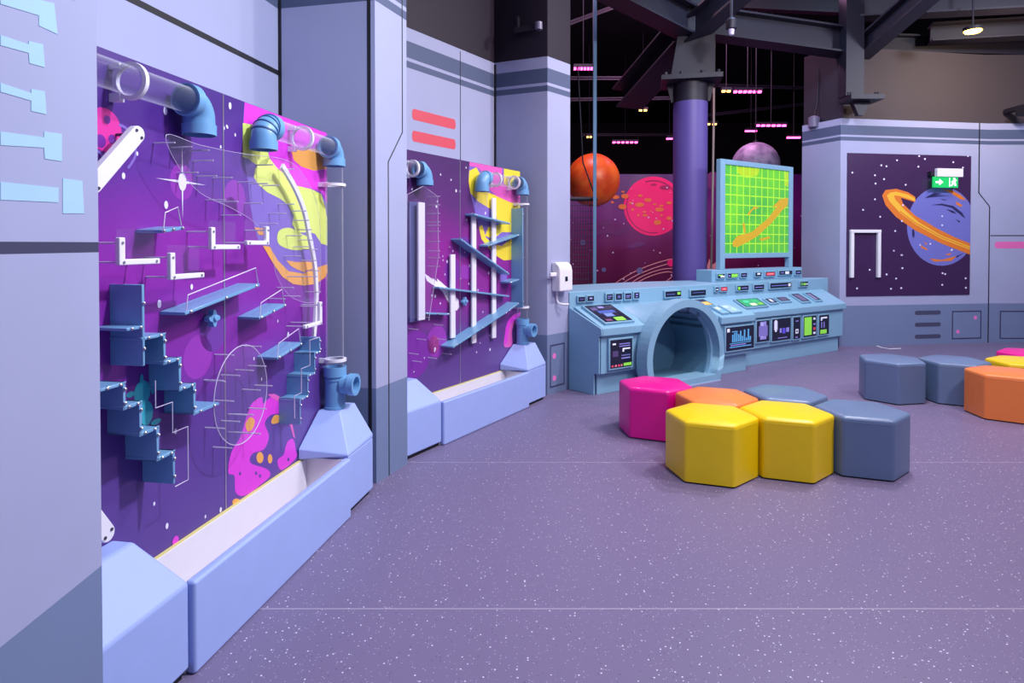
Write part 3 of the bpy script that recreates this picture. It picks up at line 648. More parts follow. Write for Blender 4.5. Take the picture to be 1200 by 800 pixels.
# ------------------------------------------------------------------ wall dispenser on the far pillar
t = empty('hand_sanitizer_dispenser', P3.world(.21, .002, 0), P3.rot, 'white wall dispenser with drip arm on the pale pillar beside the console', 'dispenser')
du = .21; a = P3.uz(650, 307, .06); b = P3.uz(667, 340, .06); um = (a[0]+b[0])/2
x0, x1 = a[0]-du+.02, b[0]-du-.01
mb = MB(); mb.prism([(0.0, a[1]-.01), (.05, a[1]), (.10, a[1]-.04), (.115, a[1]-.10), (.115, b[1]), (0.0, b[1])], lambda p, q, d: (d, -p, q), x0, x1)
mb.build('housing', M_white, t, bevel=.015, seg=3)
MB().box((x0+x1)/2-.025, (x0+x1)/2+.02, -.119, -.1155, (a[1]+b[1])/2-.05, (a[1]+b[1])/2).build('sensor_window', M_disp, t)
z_ = P3.uz(646, 322, .1)[1]
MB().box(x0-.11, x0-.0005, -.075, -.05, z_-.022, z_+.022).build('side_lever', M_white, t, bevel=.008)
MB().tube([((x0+x1)/2-.04, -.012, b[1]+.02), ((x0+x1)/2-.04, -.012, b[1]-.10), ((x0+x1)/2-.035, -.03, b[1]-.135), ((x0+x1)/2, -.07, b[1]-.15), ((x0+x1)/2+.06, -.10, b[1]-.15)], .012, 10).build('drip_arm', M_white, t)

# ------------------------------------------------------------------ control console
ct = empty('control_console', CO.o, CO.rot, 'long light blue spaceship control console with an arched tunnel and rows of small screens', 'console')
RT, RB, DK = 1.107, .935, .737      # riser top, riser foot, desk edge
mb = MB(); mb.prism([(-.06, .0), (5.30, 0), (5.3, -.12), (4.75, -.45), (2.0, -.95), (.30, -.95)], lambda a, b, d: (a, -b, d), RB-.35, RT); mb.build('riser', M_con, ct, bevel=.008)
def module(u0, u1, lip, z_lip, plinth_v, name, usl=None, zb=.235, side0=None):
    """desk wing: sloping top, lip, recessed body and plinth"""
    s0 = u0 if side0 is None else side0
    mb = MB()
    # desk slab
    a = [(0.0, RB), (lip, z_lip), (lip, z_lip-.083), (lip-.035, z_lip-.083), (0.0, z_lip-.083)]
    mb.prism(a, lambda v, z, d: (d, -v, z), u0, u1)
    o = mb.build(name, M_con, ct, bevel=.006)
    mb = MB(); mb.box(s0+.012, u1-(.045 if u1 < 1 else .012), -(lip-.045), 0, zb, z_lip-.0835); b = mb.build(name + '_body', M_con, ct, bevel=.004)
    mb = MB(); mb.box(s0+.012, u1-.06, -plinth_v, 0, 0, zb-.0005); mb.build(name + '_plinth', M_con, ct, bevel=.003)
    return o
module(.01, .68, .49, DK, .38, 'desk_wing', side0=.01)
# side panel of the left wing, flush with its plinth
MB().prism([(.0, .0), (.375, .0), (.375, .235), (.45, .24), (.45, DK-.09), (.488, DK-.08), (.488, DK-.002), (.0, RB-.002)], lambda v, z, d: (d - .055*(1-v/.488), -v, z), -.012, .0095).build('side_panel', M_con, ct, bevel=.003, seg=1)
module(1.93, 2.615, .548, DK, .448, 'desk_wing')
module(2.62, 5.13, .385, DK, .293, 'desk_wing')
# arched tunnel
uc, rc, zc, vf = 1.165, .665, .345, .665
ang0 = math.degrees(math.asin(zc / rc))
def arch(r, n=40): 
    a0 = -math.degrees(math.asin(min(1, zc / r))); return [(uc + r*math.cos(R(a0 + (180-2*a0)*i/n)), zc + r*math.sin(R(a0 + (180-2*a0)*i/n))) for i in range(n+1)]
def arch_wall(ro, ri, v0, v1, name, m):
    A, B_ = arch(ro), arch(ri); n = len(A)
    mb = MB()
    for i in range(n-1):
        q = [A[i], A[i+1], B_[i+1], B_[i]]; mb.prism(q, W, v0, v1)
    o = mb.build(name, m, ct); return o
arch_wall(rc, rc-.09, .50, vf, 'tunnel_arch', M_con)
arch_wall(rc-.0905, rc-.13, .30, vf-.10, 'tunnel_inner_ring', M_con)
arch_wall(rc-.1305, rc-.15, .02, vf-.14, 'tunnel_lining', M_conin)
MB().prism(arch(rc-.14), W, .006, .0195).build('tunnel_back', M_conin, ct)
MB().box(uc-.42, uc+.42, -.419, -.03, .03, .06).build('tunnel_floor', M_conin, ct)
def surround(angles, rail):
    A = [(uc + (rc-.012)*math.cos(R(a)), -.52, zc + (rc-.012)*math.sin(R(a))) for a in angles]
    mb = MB(); n = len(A)
    for k in range(n-1):
        a0, a1, b1, b0 = [Vector(q) for q in (A[k], A[k+1], rail[k+1], rail[k])]; m0, m1 = a0.lerp(b0, .5), a1.lerp(b1, .5)
        m0.z -= .012; m1.z -= .012; m0.y += .01; m1.y += .01
        mb.add([a0, a1, m1, m0], [(0, 1, 2, 3)], 0, True); mb.add([m0, m1, b1, b0], [(0, 1, 2, 3)], 0, True)
    mb.build('sloping_surround', M_con, ct, sharp=80)
def rail(side_u, lip, n1=9, n2=7):
    r = [(uc + (side_u-uc)*k/n1, -.002, RB-.001) for k in range(n1+1)]
    return r + [(side_u, -.92*lip*k/n2, RB - (RB-DK)*.92*k/n2 - .001) for k in range(1, n2+1)]
surround([90 + (148-90)*k/9 for k in range(10)] + [148 + (192-148)*k/7 for k in range(1, 8)], rail(.681, .49))
surround([90 - (90-32)*k/9 for k in range(10)] + [32 - (32-8)*k/7 for k in range(1, 8)], rail(1.929, .548))
xs = math.sqrt(rc**2 - zc**2)
MB().box(uc-xs-.03, uc+xs+.03, -vf+.003, -.42, 0, .085).build('tunnel_sill', M_con, ct, bevel=.004)
MB().box(uc-xs+.02, uc+xs+.02, -vf-.004, -vf+.002, 0, .012).build('edge_strip', mat('pale_strip', 'b4c3e2', .5), ct)
# screens and buttons
def scr(fr_v, px, content, th=.028, name='screen', back=None):
    x0, y0, x1, y1 = px; v = fr_v; a = CO.uz(x0, y0, v+th); b = CO.uz(x1, y1, v+th)
    ua, ub = a[0], b[0]; mz = CO.uz((x0+x1)/2, y0, v+th)[1], CO.uz((x0+x1)/2, y1, v+th)[1]; z1, z0 = mz
    hi, wi = z1-z0, ub-ua; fw = min(.018, .16*min(hi, wi))
    f = MB().box(ua, ub, -v-th, -v+.002, z0, z1).build(name, M_con, ct, bevel=.003, seg=1)
    mb = MB(); d = v+th
    mb.box(ua+fw, ub-fw, -d-.002, -d+.001, z0+fw, z1-fw, 0)
    mats = [M_disp]; keys = {}
    for k_, (fx0, fz0, fx1, fz1, c) in enumerate(content):
        if c not in keys: keys[c] = len(mats); mats.append(mat('glow_' + c, c, .3, emit=.25, var=0))
        X0, X1 = ua+fw+(wi-2*fw)*fx0, ua+fw+(wi-2*fw)*fx1; Z0, Z1 = z0+fw+(hi-2*fw)*fz0, z0+fw+(hi-2*fw)*fz1
        mb.box(X0, X1, -d-.0025-.0003*k_, -d-.0015, Z0, Z1, keys[c])
    mb.build('display', mats, f)
    return f
GRN, RED, WHT, CYA, LAV = '8ee24a', 'd8465a', 'dfe2f2', '5aa6d8', '8d86d6'
rb = [(.1,.2,.5,.3,LAV)]
for px, c in (((677,346.5,686.5,354.5), [(.2,.3,.8,.7,'4a3f78')]), ((687.5,345.5,697,353.8), [(.3,.4,.75,.7,'9d9ad8')]),
              ((709.8,343,719.3,353.2), [(.15,.6,.85,.72,LAV),(.15,.3,.6,.4,LAV)]), ((720.5,342.5,730,352.7), [(.3,.3,.7,.7,'5c5aa0')]), ((731.5,342,741,352), [(.1,.55,.9,.66,LAV),(.1,.3,.7,.38,LAV)]), ((742,341.2,750.3,351), [(.3,.6,.75,.8,LAV),(.3,.2,.7,.35,LAV)]),
              ((778.8,339.7,799,349), [(.08,.4,.6,.55,'4a5c9a'),(.76,.35,.95,.8,GRN)]), ((808.8,338.5,828,347.5), [(.1,.5,.9,.62,'4a5c9a')]),
              ((838,335.5,842.6,342.4), [(.2,.3,.8,.6,WHT)]), ((844,335,853,342), [(.05,.1,.95,.9,RED),(.3,.4,.75,.6,'ffb0b0')]),
              ((863.5,333.5,877.8,341), [(.05,.15,.25,.8,GRN),(.35,.4,.9,.55,LAV)]), ((883.2,332.5,896,340), [(.1,.4,.9,.55,LAV)]), ((902,330,928,338.2), [(.05,.4,.8,.55,'6d74c0'),(.85,.2,.96,.8,WHT)]), ((937,328.8,947.5,336.3), [(.05,.2,.4,.8,'5c9a5c'),(.45,.2,.7,.7,GRN),(.75,.3,.95,.6,WHT)])):
    scr(0, px, c, name='button_panel')
# upper shelf with the radar screen
sv = -.30
MB().box(2.80, 5.05, -sv, -sv+.28, RT+.0005, RT+.17).build('upper_shelf', M_con, ct, bevel=.006)
for px, c in (((840.3,320,850,327), [(.1,.6,.7,.85,GRN),(.4,.2,.95,.6,WHT)]), ((852.3,319.2,865.4,326.2), [(.35,.12,.97,.88,GRN),(.05,.3,.25,.6,LAV)]), ((867.8,318.8,876,325.6), [(.15,.4,.85,.6,LAV)]),
              ((884.7,318,892.8,324.7), [(.3,.4,.8,.85,WHT)]), ((896.7,317.3,909,324.4), [(.05,.15,.95,.85,RED),(.2,.4,.8,.6,'ff9a9a')]), ((912.7,316.2,929,322.6), [(.45,.15,.75,.85,WHT),(.1,.4,.35,.6,LAV)]), ((931.8,315.5,939.4,322.5), [(.2,.4,.8,.6,LAV)])):
    scr(sv, px, c, name='button_panel')
# front screens
bars = [(.2+.07*i, .35, .2+.07*i+.045, .45+.4*abs(math.sin(i*1.7+.6)), CYA) for i in range(10)]
scr(.45, (713.8,395.5,742,432), [(.1,.82,.25,.88,WHT),(.4,.82,.9,.85,LAV),(.4,.74,.9,.77,LAV),(.55,.55,.62,.68,WHT),(.62,.63,.9,.68,WHT),(.1,.4,.35,.6,'4d3f6a'),(.5,.3,.9,.34,LAV),(.5,.4,.9,.44,'6a6aa8'),(.05,.04,.14,.11,RED),(.2,.04,.28,.11,'e07a8a'),(.34,.04,.42,.11,RED),(.47,.04,.54,.11,'e07a8a'),(.6,.04,.96,.14,GRN)])
scr(.505, (850,380.6,884.4,411), [(.03,.8,.12,.95,WHT),(.2,.78,.4,.82,CYA),(.12,.12,.9,.16,CYA),(.15,.2,.7,.24,LAV),(.12,.28,.88,.31,CYA)] + bars)
scr(.342, (886,374,902.4,401.5), [(.25,.1,.75,.95,'8f86cc'),(.32,.2,.5,.9,'b4b0e4'),(.15,.25,.85,.75,'7a70b8')])
scr(.342, (904,371.5,927.3,400), [(.1,.5,.28,.9,'c2c0e8'),(.14,.42,.24,.95,'dfdff4'),(.4,.35,.5,.55,LAV),(.55,.3,.7,.55,'5a4fd0'),(.75,.35,.9,.55,LAV),(.3,.1,.8,.13,LAV)])
scr(.342, (929,370,938.6,398.3), [(.3,.25,.7,.45,WHT),(.4,.3,.6,.4,'20223a'),(.3,.8,.7,.84,LAV),(.3,.05,.6,.1,LAV)])
scr(.342, (941,368.7,957.3,395.5), [(.05,.08,.62,.95,GRN),(.75,.8,.92,.9,WHT),(.75,.55,.92,.62,LAV),(.75,.3,.92,.42,RED),(.75,.1,.92,.2,WHT)])
scr(.342, (959.3,367.5,972,393), [(.15,.72,.3,.9,WHT),(.3,.82,.8,.9,WHT),(.2,.35,.28,.65,LAV),(.45,.35,.53,.65,LAV),(.1,.05,.75,.25,GRN)])
# slanted panels let into the desk tops
def desk_panel(quad, lip, content, name='desk_panel', base=M_disp):
    A = CO.world(0, 0, RB); bvec = (CO.n*lip + Vector((0, 0, DK-RB))); bl = bvec.length; bdir = bvec / bl; nrm = CO.u.cross(bdir).normalized()
    if nrm.z < 0: nrm = -nrm
    us, ss = [], []
    for p in quad:
        w = meet(p[0], p[1], A + nrm*.03, nrm) - A; us.append(w.dot(CO.u)); ss.append(w.dot(bdir))
    us.sort(); ss.sort(); u0, u1 = (us[0]+us[1])/2, (us[2]+us[3])/2; s0, s1 = max(.015, (ss[0]+ss[1])/2), min(bl-.03, (ss[2]+ss[3])/2)
    T = lambda u, s, d: (u, -(bdir.dot(CO.n)*s + nrm.dot(CO.n)*d), RB + bdir.z*s + nrm.z*d)
    def bx(mb, a, b, c, d, e, f, mi): mb.hexa([T(a,c,e),T(b,c,e),T(b,d,e),T(a,d,e),T(a,c,f),T(b,c,f),T(b,d,f),T(a,d,f)], mi)
    mb = MB(); bx(mb, u0, u1, s0, s1, -.002, .030, 0); f = mb.build(name, M_con, ct, bevel=.003, seg=1)
    mb = MB(); fw = min(.02, .14*min(u1-u0, s1-s0)); bx(mb, u0+fw, u1-fw, s0+fw, s1-fw, .029, .032, 0); mats = [base]; keys = {}
    for k_, (a, c, b, d, col) in enumerate(content):
        if col not in keys: keys[col] = len(mats); mats.append(mat('glow_' + col, col, .3, emit=.25, var=0))
        X = lambda q: u0+fw+(u1-u0-2*fw)*q; Y = lambda q: s0+fw+(s1-s0-2*fw)*q
        bx(mb, X(a), X(b), Y(c), Y(d), .0315, .0325 + .0005*k_, keys[col])
    mb.build('display', mats, f)
desk_panel([(681,358),(715.5,355.2),(743.6,375.3),(710.4,379)], .49, [(.1,.15,.3,.3,'5a4a80'),(.4,.1,.6,.2,LAV),(.2,.35,.8,.5,'3f5aa8'),(.3,.52,.6,.7,'6f8ad0'),(.45,.78,.8,.97,GRN),(.1,.85,.3,.95,'7a4a6a')])
desk_panel([(811,350),(827,350),(837.5,358),(824,358.5)], .548, [(.1,.45,.9,.95,'f2b45a'),(.1,.1,.9,.3,'2b2f50')])
desk_panel([(835,359),(843,358.5),(852.5,365.5),(846,367.5)], .548, [(.1,.1,.6,.5,'d8e0a0'),(.3,.5,.9,.9,CYA)], base=mat('panel_pale', 'a6c6dc', .4))
desk_panel([(843,357),(855,356.2),(868,364),(857,367)], .548, [(.1,.1,.5,.4,'b8d8c8'),(.5,.5,.9,.8,'9fd0b0')], base=mat('panel_pale', 'a6c6dc', .4))
desk_panel([(858.6,350.6),(886,348),(901,358),(876,361)], .385, [(.05,.05,.95,.95,'2f9a68'),(.2,.2,.45,.5,'4cc290'),(.35,.6,.6,.9,'e6eebc'),(.55,.2,.85,.5,'3cb070'),(.7,.6,.92,.85,'7fbf4a')])
desk_panel([(893,349.5),(905,348.3),(912,354.5),(905,356)], .385, [(.3,.2,.7,.8,'c9d0e8')])
desk_panel([(907,348),(919.6,346.7),(928,352.5),(916.7,354)], .385, [(.1,.1,.9,.9,'58506e')])
desk_panel([(924.6,344.6),(933,342.5),(951.7,352.5),(943,354.6)], .385, [(.15,.1,.85,.9,'6a5a80')])
desk_panel([(940,343.3),(947.5,341.7),(964,350.8),(960,353)], .385, [(.15,.1,.6,.9,'8a7aa6')])

# radar screen in its frame
rv = -.42
rt = empty('radar_screen', CO.world(4.0, rv, RT+.17), CO.rot, 'tall green grid screen with an orange streak in a light blue frame on the console', 'screen')
off = Vector((4.0, 0, RT+.17)); zt = 2.90; ul, ur = 3.09, 4.92; LZ = lambda z: z - off.z; LU = lambda u: u - 4.0
mb = MB()
for (a, b, c, d) in ((ul, ul+.11, RT+.171, zt), (ur-.10, ur, RT+.171, zt), (ul+.1101, ur-.1001, zt-.075, zt), (ul+.1101, ur-.1001, 1.44, 1.515)):
    mb.box(LU(a), LU(b), -.04, .04, LZ(c), LZ(d))
mb.build('frame', M_con, rt, bevel=.006)
def radar_mat():
    m = bpy.data.materials.new('radar_green'); m.use_nodes = True; nt = m.node_tree; b = nt.nodes['Principled BSDF']
    tc = nt.nodes.new('ShaderNodeTexCoord'); n = nt.nodes.new('ShaderNodeTexNoise'); n.inputs['Scale'].default_value = 1.6; nt.links.new(tc.outputs['Object'], n.inputs['Vector'])
    cr = nt.nodes.new('ShaderNodeValToRGB'); e = cr.color_ramp.elements; e[0].position = .35; e[0].color = lin('4aae48'); e[1].position = .7; e[1].color = lin('74d236')
    nt.links.new(n.outputs['Fac'], cr.inputs[0]); nt.links.new(cr.outputs[0], b.inputs['Base Color']); nt.links.new(cr.outputs[0], b.inputs['Emission Color']); b.inputs['Emission Strength'].default_value = .22
    b.inputs['Roughness'].default_value = .2
    return m
gl = lambda n_, c, e_: mat(n_, c, .3, emit=e_, var=0)
mb = MB(); x0, x1, z0, z1 = LU(ul+.1105), LU(ur-.1005), LZ(1.5155), LZ(zt-.0755)
mb.box(x0, x1, -.02, .02, z0, z1, 0)
for i in range(1, 11): x = x0 + (x1-x0)*(i-.05)/10.6; mb.box(x-.009, x+.009, -.0216, -.0198, z0, z1, 1)
for i in range(1, 9): z = z0 + (z1-z0)*(i-.02)/9; mb.box(x0, x1, -.0214, -.0199, z-.008, z+.008, 1)
rp = lambda pts: [(LU(u), LZ(z)) for u, z in CO.poly(pts, 820, 160, 4.21, rv)]
for poly, mi, d in (([(155,520),(180,490),(250,470),(330,405),(375,345),(350,350),(390,310),(430,302),(428,340),(400,365),(350,425),(280,490),(230,520),(180,545),(158,542)], 2, .0222),
                 ([(205,430),(215,425),(222,470),(212,480)], 2, .0218), ([(230,380),(262,345),(290,350),(255,362),(236,392)], 2, .0218), ([(285,505),(335,492),(345,500),(300,515)], 2, .0218)):
    mb.sheet(rp(poly), W, d, mi)
for poly in ([(175,150),(290,158),(282,190),(225,205),(180,180)], [(410,175),(432,178),(430,250),(412,240)]):
    mb.sheet(rp(poly), W, .0207, 3)
mb.build('grid_display', [radar_mat(), gl('grid_line', 'a8e038', .35), gl('orange_streak', 'c8a028', .3), gl('yellow_patch', 'a8c828', .3)], rt, recalc=False)

# ------------------------------------------------------------------ hexagonal stools
HR, HH = .325, .43
def hexpts(r, fr_=.035):
    """hexagon with softly rounded corners, four points each"""
    out = []
    for i in range(6):
        a = R(60*i); d = fr_ / math.cos(R(30)); cx, cy = (r-d)*math.cos(a), (r-d)*math.sin(a)
        out += [(cx + fr_*math.cos(a+R(k)), cy + fr_*math.sin(a+R(k))) for k in (-30, -10, 10, 30)]
    return out
def stool_meshes():
    body = MB(); body.prism(hexpts(HR), lambda a, b, d: (a, b, d), .012, HH-.034, sm=True)
    cush = MB(); rings = [(HR, HH-.0336), (HR, HH-.020), (HR-.006, HH-.009), (HR-.02, HH-.001), (HR-.05, HH+.005), (HR*.6, HH+.016), (HR*.3, HH+.022)]
    vs = []; N = 24
    for k, (r, z) in enumerate(rings): vs += [(x, y, z) for x, y in hexpts(r, .035 if k < 5 else .08)]
    vs.append((0, 0, HH+.024)); k = len(vs)-1; fs = [tuple(range(N))[::-1]]
    for i in range(len(rings)-1): fs += [(i*N+j, i*N+(j+1) % N, (i+1)*N+(j+1) % N, (i+1)*N+j) for j in range(N)]
    b0 = (len(rings)-1)*N; fs += [(b0+j, b0+(j+1) % N, k) for j in range(N)]
    cush.add(vs, fs, 0, True)
    pipe = MB(); pipe.tube([(x, y, HH-.034) for x, y in hexpts(HR-.0015)], .0028, 6, closed=True)
    base = MB(); base.prism(hexpts(HR-.025), lambda a, b, d: (a, b, d), 0, .0115)  # inset, built black to paint the shadow gap at the stool's foot
    return body, cush, base, pipe
STM = {}
def stool(x, y, deg, colour, m, label):
    t = empty('hexagonal_stool', (x, y, 0), R(deg), label, 'stool', 'hexagonal padded stools')
    b, c, s, p = stool_meshes()
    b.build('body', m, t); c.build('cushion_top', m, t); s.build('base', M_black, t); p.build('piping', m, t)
    return t
vin = lambda n_, c: mat(n_, c, .36, bump=.12, bscale=120, coat=.08)
YEL, MAG, ORA, GRY = vin('yellow_vinyl', 'f2cc00'), vin('magenta_vinyl', 'e0008c'), vin('orange_vinyl', 'f08440'), vin('grey_blue_vinyl', '647a9c')
h0 = -19 + 60 + 60 - 60 + 0
A0 = 40.5
stool(1.44, 4.55, A0, 'y', YEL, 'yellow hexagonal stool touching the magenta and orange stools at the end of its row')
stool(2.012, 4.625, A0, 'y', YEL, 'yellow hexagonal stool between the other yellow stool and the grey blue one')
stool(2.585, 4.665, A0, 'g', GRY, 'grey blue hexagonal stool beside the middle yellow stool, its sides in full view')
stool(1.26, 5.54, A0-4, 'm', MAG, 'magenta hexagonal stool in front of the tunnel arch')
stool(1.655, 5.10, A0, 'o', ORA, 'orange hexagonal stool between the magenta stool and two yellow ones, mostly hidden')
stool(2.25, 5.19, A0, 'g', GRY, 'grey blue hexagonal stool behind the second yellow stool, only its top in view')
stool(4.06, 6.74, 11+60, 'g', GRY, 'grey blue hexagonal stool near the far wall, closest of the group to the console')
stool(4.675, 6.66, 31, 'g', GRY, 'grey blue hexagonal stool partly hidden by the orange stool near the far wall')
stool(4.74, 6.05, 24, 'o', ORA, 'orange hexagonal stool near the far wall, in front of the yellow one')
stool(5.37, 6.62, 31, 'y', YEL, 'yellow hexagonal stool behind the orange stool near the far wall, only its top in view')
stool(5.86, 7.12, 40, 'm', MAG, 'magenta hexagonal stool behind a yellow stool near the far wall, only its top in view')

# ------------------------------------------------------------------ poster, rail and exit sign on the far wall
pc = RW.uz(1065, 263); t = empty('wall_poster', RW.world(pc[0], 0, pc[1]), RW.rot, 'dark purple space poster with a ringed blue planet on the far wall', 'poster')
p0 = RW.uz(992, 263)[0]; p1 = RW.uz(1136.5, 263)[0]; zt = RW.uz(1065, 181)[1]; zb = RW.uz(1065, 346)[1]
LP = lambda q: [(min(max(u, p0+.002), p1-.002)-pc[0], min(max(z, zb+.002), zt-.002)-pc[1]) for u, z in q]
mb = MB(); mb.box(p0-pc[0], p1-pc[0], -.012, 0, zb-pc[1], zt-pc[1], 0)
pm = [mat('poster_ground', '3b1f4c', .4, var=.1), mat('planet_blue', '7072c0', .45, var=.04), mat('planet_dark', '2d2a5c', .45), mat('ring_orange', 'e07a2a', .45), mat('ring_yellow', 'f2ba3a', .45), ART['star']]
PQ = lambda pts, k=4.446, ox=960, oy=130: LP(RW.poly(pts, ox, oy, k, .012))
def ps(poly, mi, d): mb.sheet(poly, W, .012 + d, mi)
ps(PQ([(637+180*math.cos(R(a)), 600+206*math.sin(R(a))) for a in range(0, 360, 8)]), 1, .0008)
for pts in ([(555,450),(600,425),(640,432),(600,440)], [(580,490),(640,482),(700,495),(745,530),(762,560),(740,545),(690,505),(640,492)], [(545,455),(590,438),(685,440),(600,448)], [(660,510),(700,520),(715,535),(690,530)], [(628,458),(672,462),(650,466)], [(484,620),(492,612),(498,640),(492,665),(484,650)], [(710,562),(735,575),(728,582)], [(690,765),(740,745),(755,738),(720,762)]):
    ps(PQ(pts), 2, .0012)
for pts in ([(640,408),(690,412),(740,440),(765,465),(735,460),(690,430)], [(712,470),(745,490),(740,500),(715,488)], [(575,768),(640,775),(715,755),(690,780),(600,785)], [(530,700),(565,718),(560,725),(530,712)], [(655,748),(690,738),(680,752)], [(545,680),(562,690),(556,698)]):
    ps(PQ(pts), 3, .0014)
ps(PQ([(500,475),(425,452),(436,482),(500,545),(620,615),(700,655),(785,690),(785,748),(640,692),(500,622),(400,552),(345,490),(328,440),(345,412),(400,405),(460,422),(500,447)]), 3, .0018)
ps(PQ([(500,468),(415,442),(390,440),(395,460),(450,520),(520,580),(640,650),(785,705),(785,722),(640,668),(500,590),(420,530),(365,470),(352,440),(370,425),(400,420),(460,435),(500,455)]), 4, .0022)
ps(PQ([(420,520),(500,580),(640,656),(785,712),(785,716),(640,661),(500,585),(420,526)]), 3, .0026)
for (x, y) in ((172,321),(405,257),(520,235),(516,290),(450,384),(323,283),(350,288),(228,515),(317,551),(430,573),(436,490),(525,697),(578,692),(698,267),(775,235),(748,295),(550,250),(290,335),(293,378),(337,355),(290,460),(395,625),(389,728),(428,750),(640,595),(640,548)):
    ps(PQ([(x+5*math.cos(R(a)), y+5*math.sin(R(a))) for a in range(0, 360, 60)]), 5, .0030)
for (x, y) in ((437,68),(484,94),(487,170),(450,231),(420,291),(480,287),(720,268),(722,200),(737,205),(857,230),(858,285),(221,289),(295,180),(590,35),(776,64),(394,207)):
    ps(PQ([(x+6*math.cos(R(a)), y+6*math.sin(R(a))) for a in range(0, 360, 60)], 5, 960, 280), 5, .0030)
mb.build('printed_panel', pm, t, recalc=False)
# white goal-shaped rail in front of the poster
a = RW.uz(999, 269, .05); b = RW.uz(1030, 325, .05); um = (a[0]+b[0])/2
t = empty('wall_rail', RW.world(um, .013, 0), RW.rot, 'white goal-shaped rail on the left side of the dark space poster', 'rail')
hw = (b[0]-a[0])/2
mb = MB(); mb.box(-hw-.03, hw+.03, -.05, 0, a[1]-.05, a[1]); mb.build('top_bar', M_white, t, bevel=.006)
for s_ in (-1, 1): MB().box(s_*hw-.028, s_*hw+.028, -.05, 0, b[1], a[1]-.0505).build('side_bar', M_white, t, bevel=.006)
# exit sign on a wall arm
sp_ = RW.world(0, .35, 0); a = RW.uz(1093, 207, .12); b = RW.uz(1122, 220, .12); um = (a[0]+b[0])/2
t = empty('exit_sign', RW.world(um, .12, 0), RW.rot, 'lit green emergency exit sign with a white housing in front of the ringed planet', 'sign')
hw = (b[0]-a[0])/2; z0, z1 = b[1], a[1]; zh = RW.uz(1110, 197.5, .12)[1]
mb = MB(); mb.box(-hw, hw, -.012, .012, z0, z1, 0); mb.build('green_plate', gl('exit_green', '18a050', .9), t)
mb = MB(); g = lambda x, y: (-hw + 2*hw*x, z0 + (z1-z0)*y)
for nm_, poly in enumerate(([(.10,.42),(.24,.42),(.24,.22),(.40,.5),(.24,.80),(.24,.58),(.10,.58)], [(.70,.15),(.76,.15),(.80,.42),(.86,.18),(.93,.18),(.88,.60),(.95,.66),(.92,.74),(.80,.70),(.72,.56),(.74,.48),(.78,.54)], [(.80,.78),(.86,.76),(.90,.84),(.85,.92),(.79,.88)], [(.64,.10),(.67,.10),(.67,.92),(.64,.92)])):
    mb.prism([g(*p) for p in poly], W, .0115, .0135)
    if nm_ == 0: mb.build('arrow', gl('sign_white', 'ffffff', .8), t); mb = MB()
mb.build('running_figure', gl('sign_white', 'ffffff', .8), t)
MB().box(-hw+.06, hw+.08, -.03, .03, z1+.0005, zh).build('housing', M_white, t, bevel=.006)
MB().box(-hw+.0, -hw+.06,   .031, .119, z1+.02, z1+.09).build('wall_arm', M_dark, t)

# ------------------------------------------------------------------ hall beyond the console
mural_y = 14.0
MUR = Frame(0, mural_y, 90)
M_mural = board_mat('mural_ground', [(0, '541038'), (.35, '6c1450'), (.7, '74207a'), (1, '50206a')], .5, 3.2, .15)
mz = MUR.uz(740, 204)[1]
mb = MB(); mb.box(-.5, 9, 0, .2, 0, mz, 0)
mm = [M_mural, mat('mural_pink', 'ff1478', .5), mat('mural_orange', 'f0803a', .5), mat('mural_dark_pink', 'a8125e', .5), mat('mural_star', 'd8c8e8', .5), mat('mural_haze', '6a2a6c', .6), mat('mural_line', 'e8a0a0', .5), mat('mural_grey', '6a6a98', .5)]
MQ = lambda pts, k=4.445, ox=640, oy=160: MUR.poly(pts, ox, oy, k)
def ms(poly, mi, d): mb.sheet(poly, W, d, mi)
c = MUR.uz(765.5, 241.5); rr = .655
ms(circle(c[0], c[1], rr, n=48), 1, .004)
band_quads(mb, [(c[0]+rr*.9*math.cos(R(a)), c[1]+rr*.9*math.sin(R(a))) for a in range(160, 281, 8)], .02, W, .006, 3)
band_quads(mb, [(c[0]+rr*.86*math.cos(R(a)), c[1]+rr*.86*math.sin(R(a))) for a in range(20, 110, 8)], .03, W, .006, 3)
for (x, y, rx, ry) in ((410,310,20,13),(397,365,22,14),(362,315,20,10),(487,355,24,12),(590,380,24,11),(530,330,20,10),(580,447,20,13),(490,308,12,7),(440,345,8,6),(450,380,8,6),(565,352,10,5),(600,360,12,5),(515,410,14,6),(640,345,14,8),(640,425,14,10),(400,287,9,5),(345,342,8,6),(480,410,6,6),(600,410,8,5),(545,388,5,4),(512,392,10,5)):
    ms(MQ([(x+rx*math.cos(R(a)), y+ry*math.sin(R(a))) for a in range(0, 360, 36)]), 2, .008)
for (x, y, rx, ry) in ((620,265,30,12),(560,250,16,5)): ms(MQ([(x+rx*math.cos(R(a)), y+ry*math.sin(R(a))) for a in range(0, 360, 36)]), 3, .008)
for pts in ([(250,500),(300,480),(360,495),(420,465),(440,475),(380,510),(300,505),(250,515)], [(270,450),(320,430),(340,460),(290,465)], [(420,570),(480,545),(520,560),(450,580)]): ms(spline(MQ(pts), 4), 5, .004)
oc = MUR.uz(790, 333)
oc = MUR.uz(764, 330)
for ra, rb_ in ((1.15, .36), (.98, .27), (.62, .20), (.50, .13)):
    band_quads(mb, [(oc[0]+ra*math.cos(R(a))*.93-rb_*math.sin(R(a))*.37, oc[1]+ra*math.cos(R(a))*.37+rb_*math.sin(R(a))*.93) for a in range(0, 361, 8)], .02, W, .005, 6)
c = MUR.uz(749.5, 317); ms(circle(c[0], c[1], .07), 7, .008); c = MUR.uz(786, 308); ms(circle(c[0], c[1], .08), 1, .008)
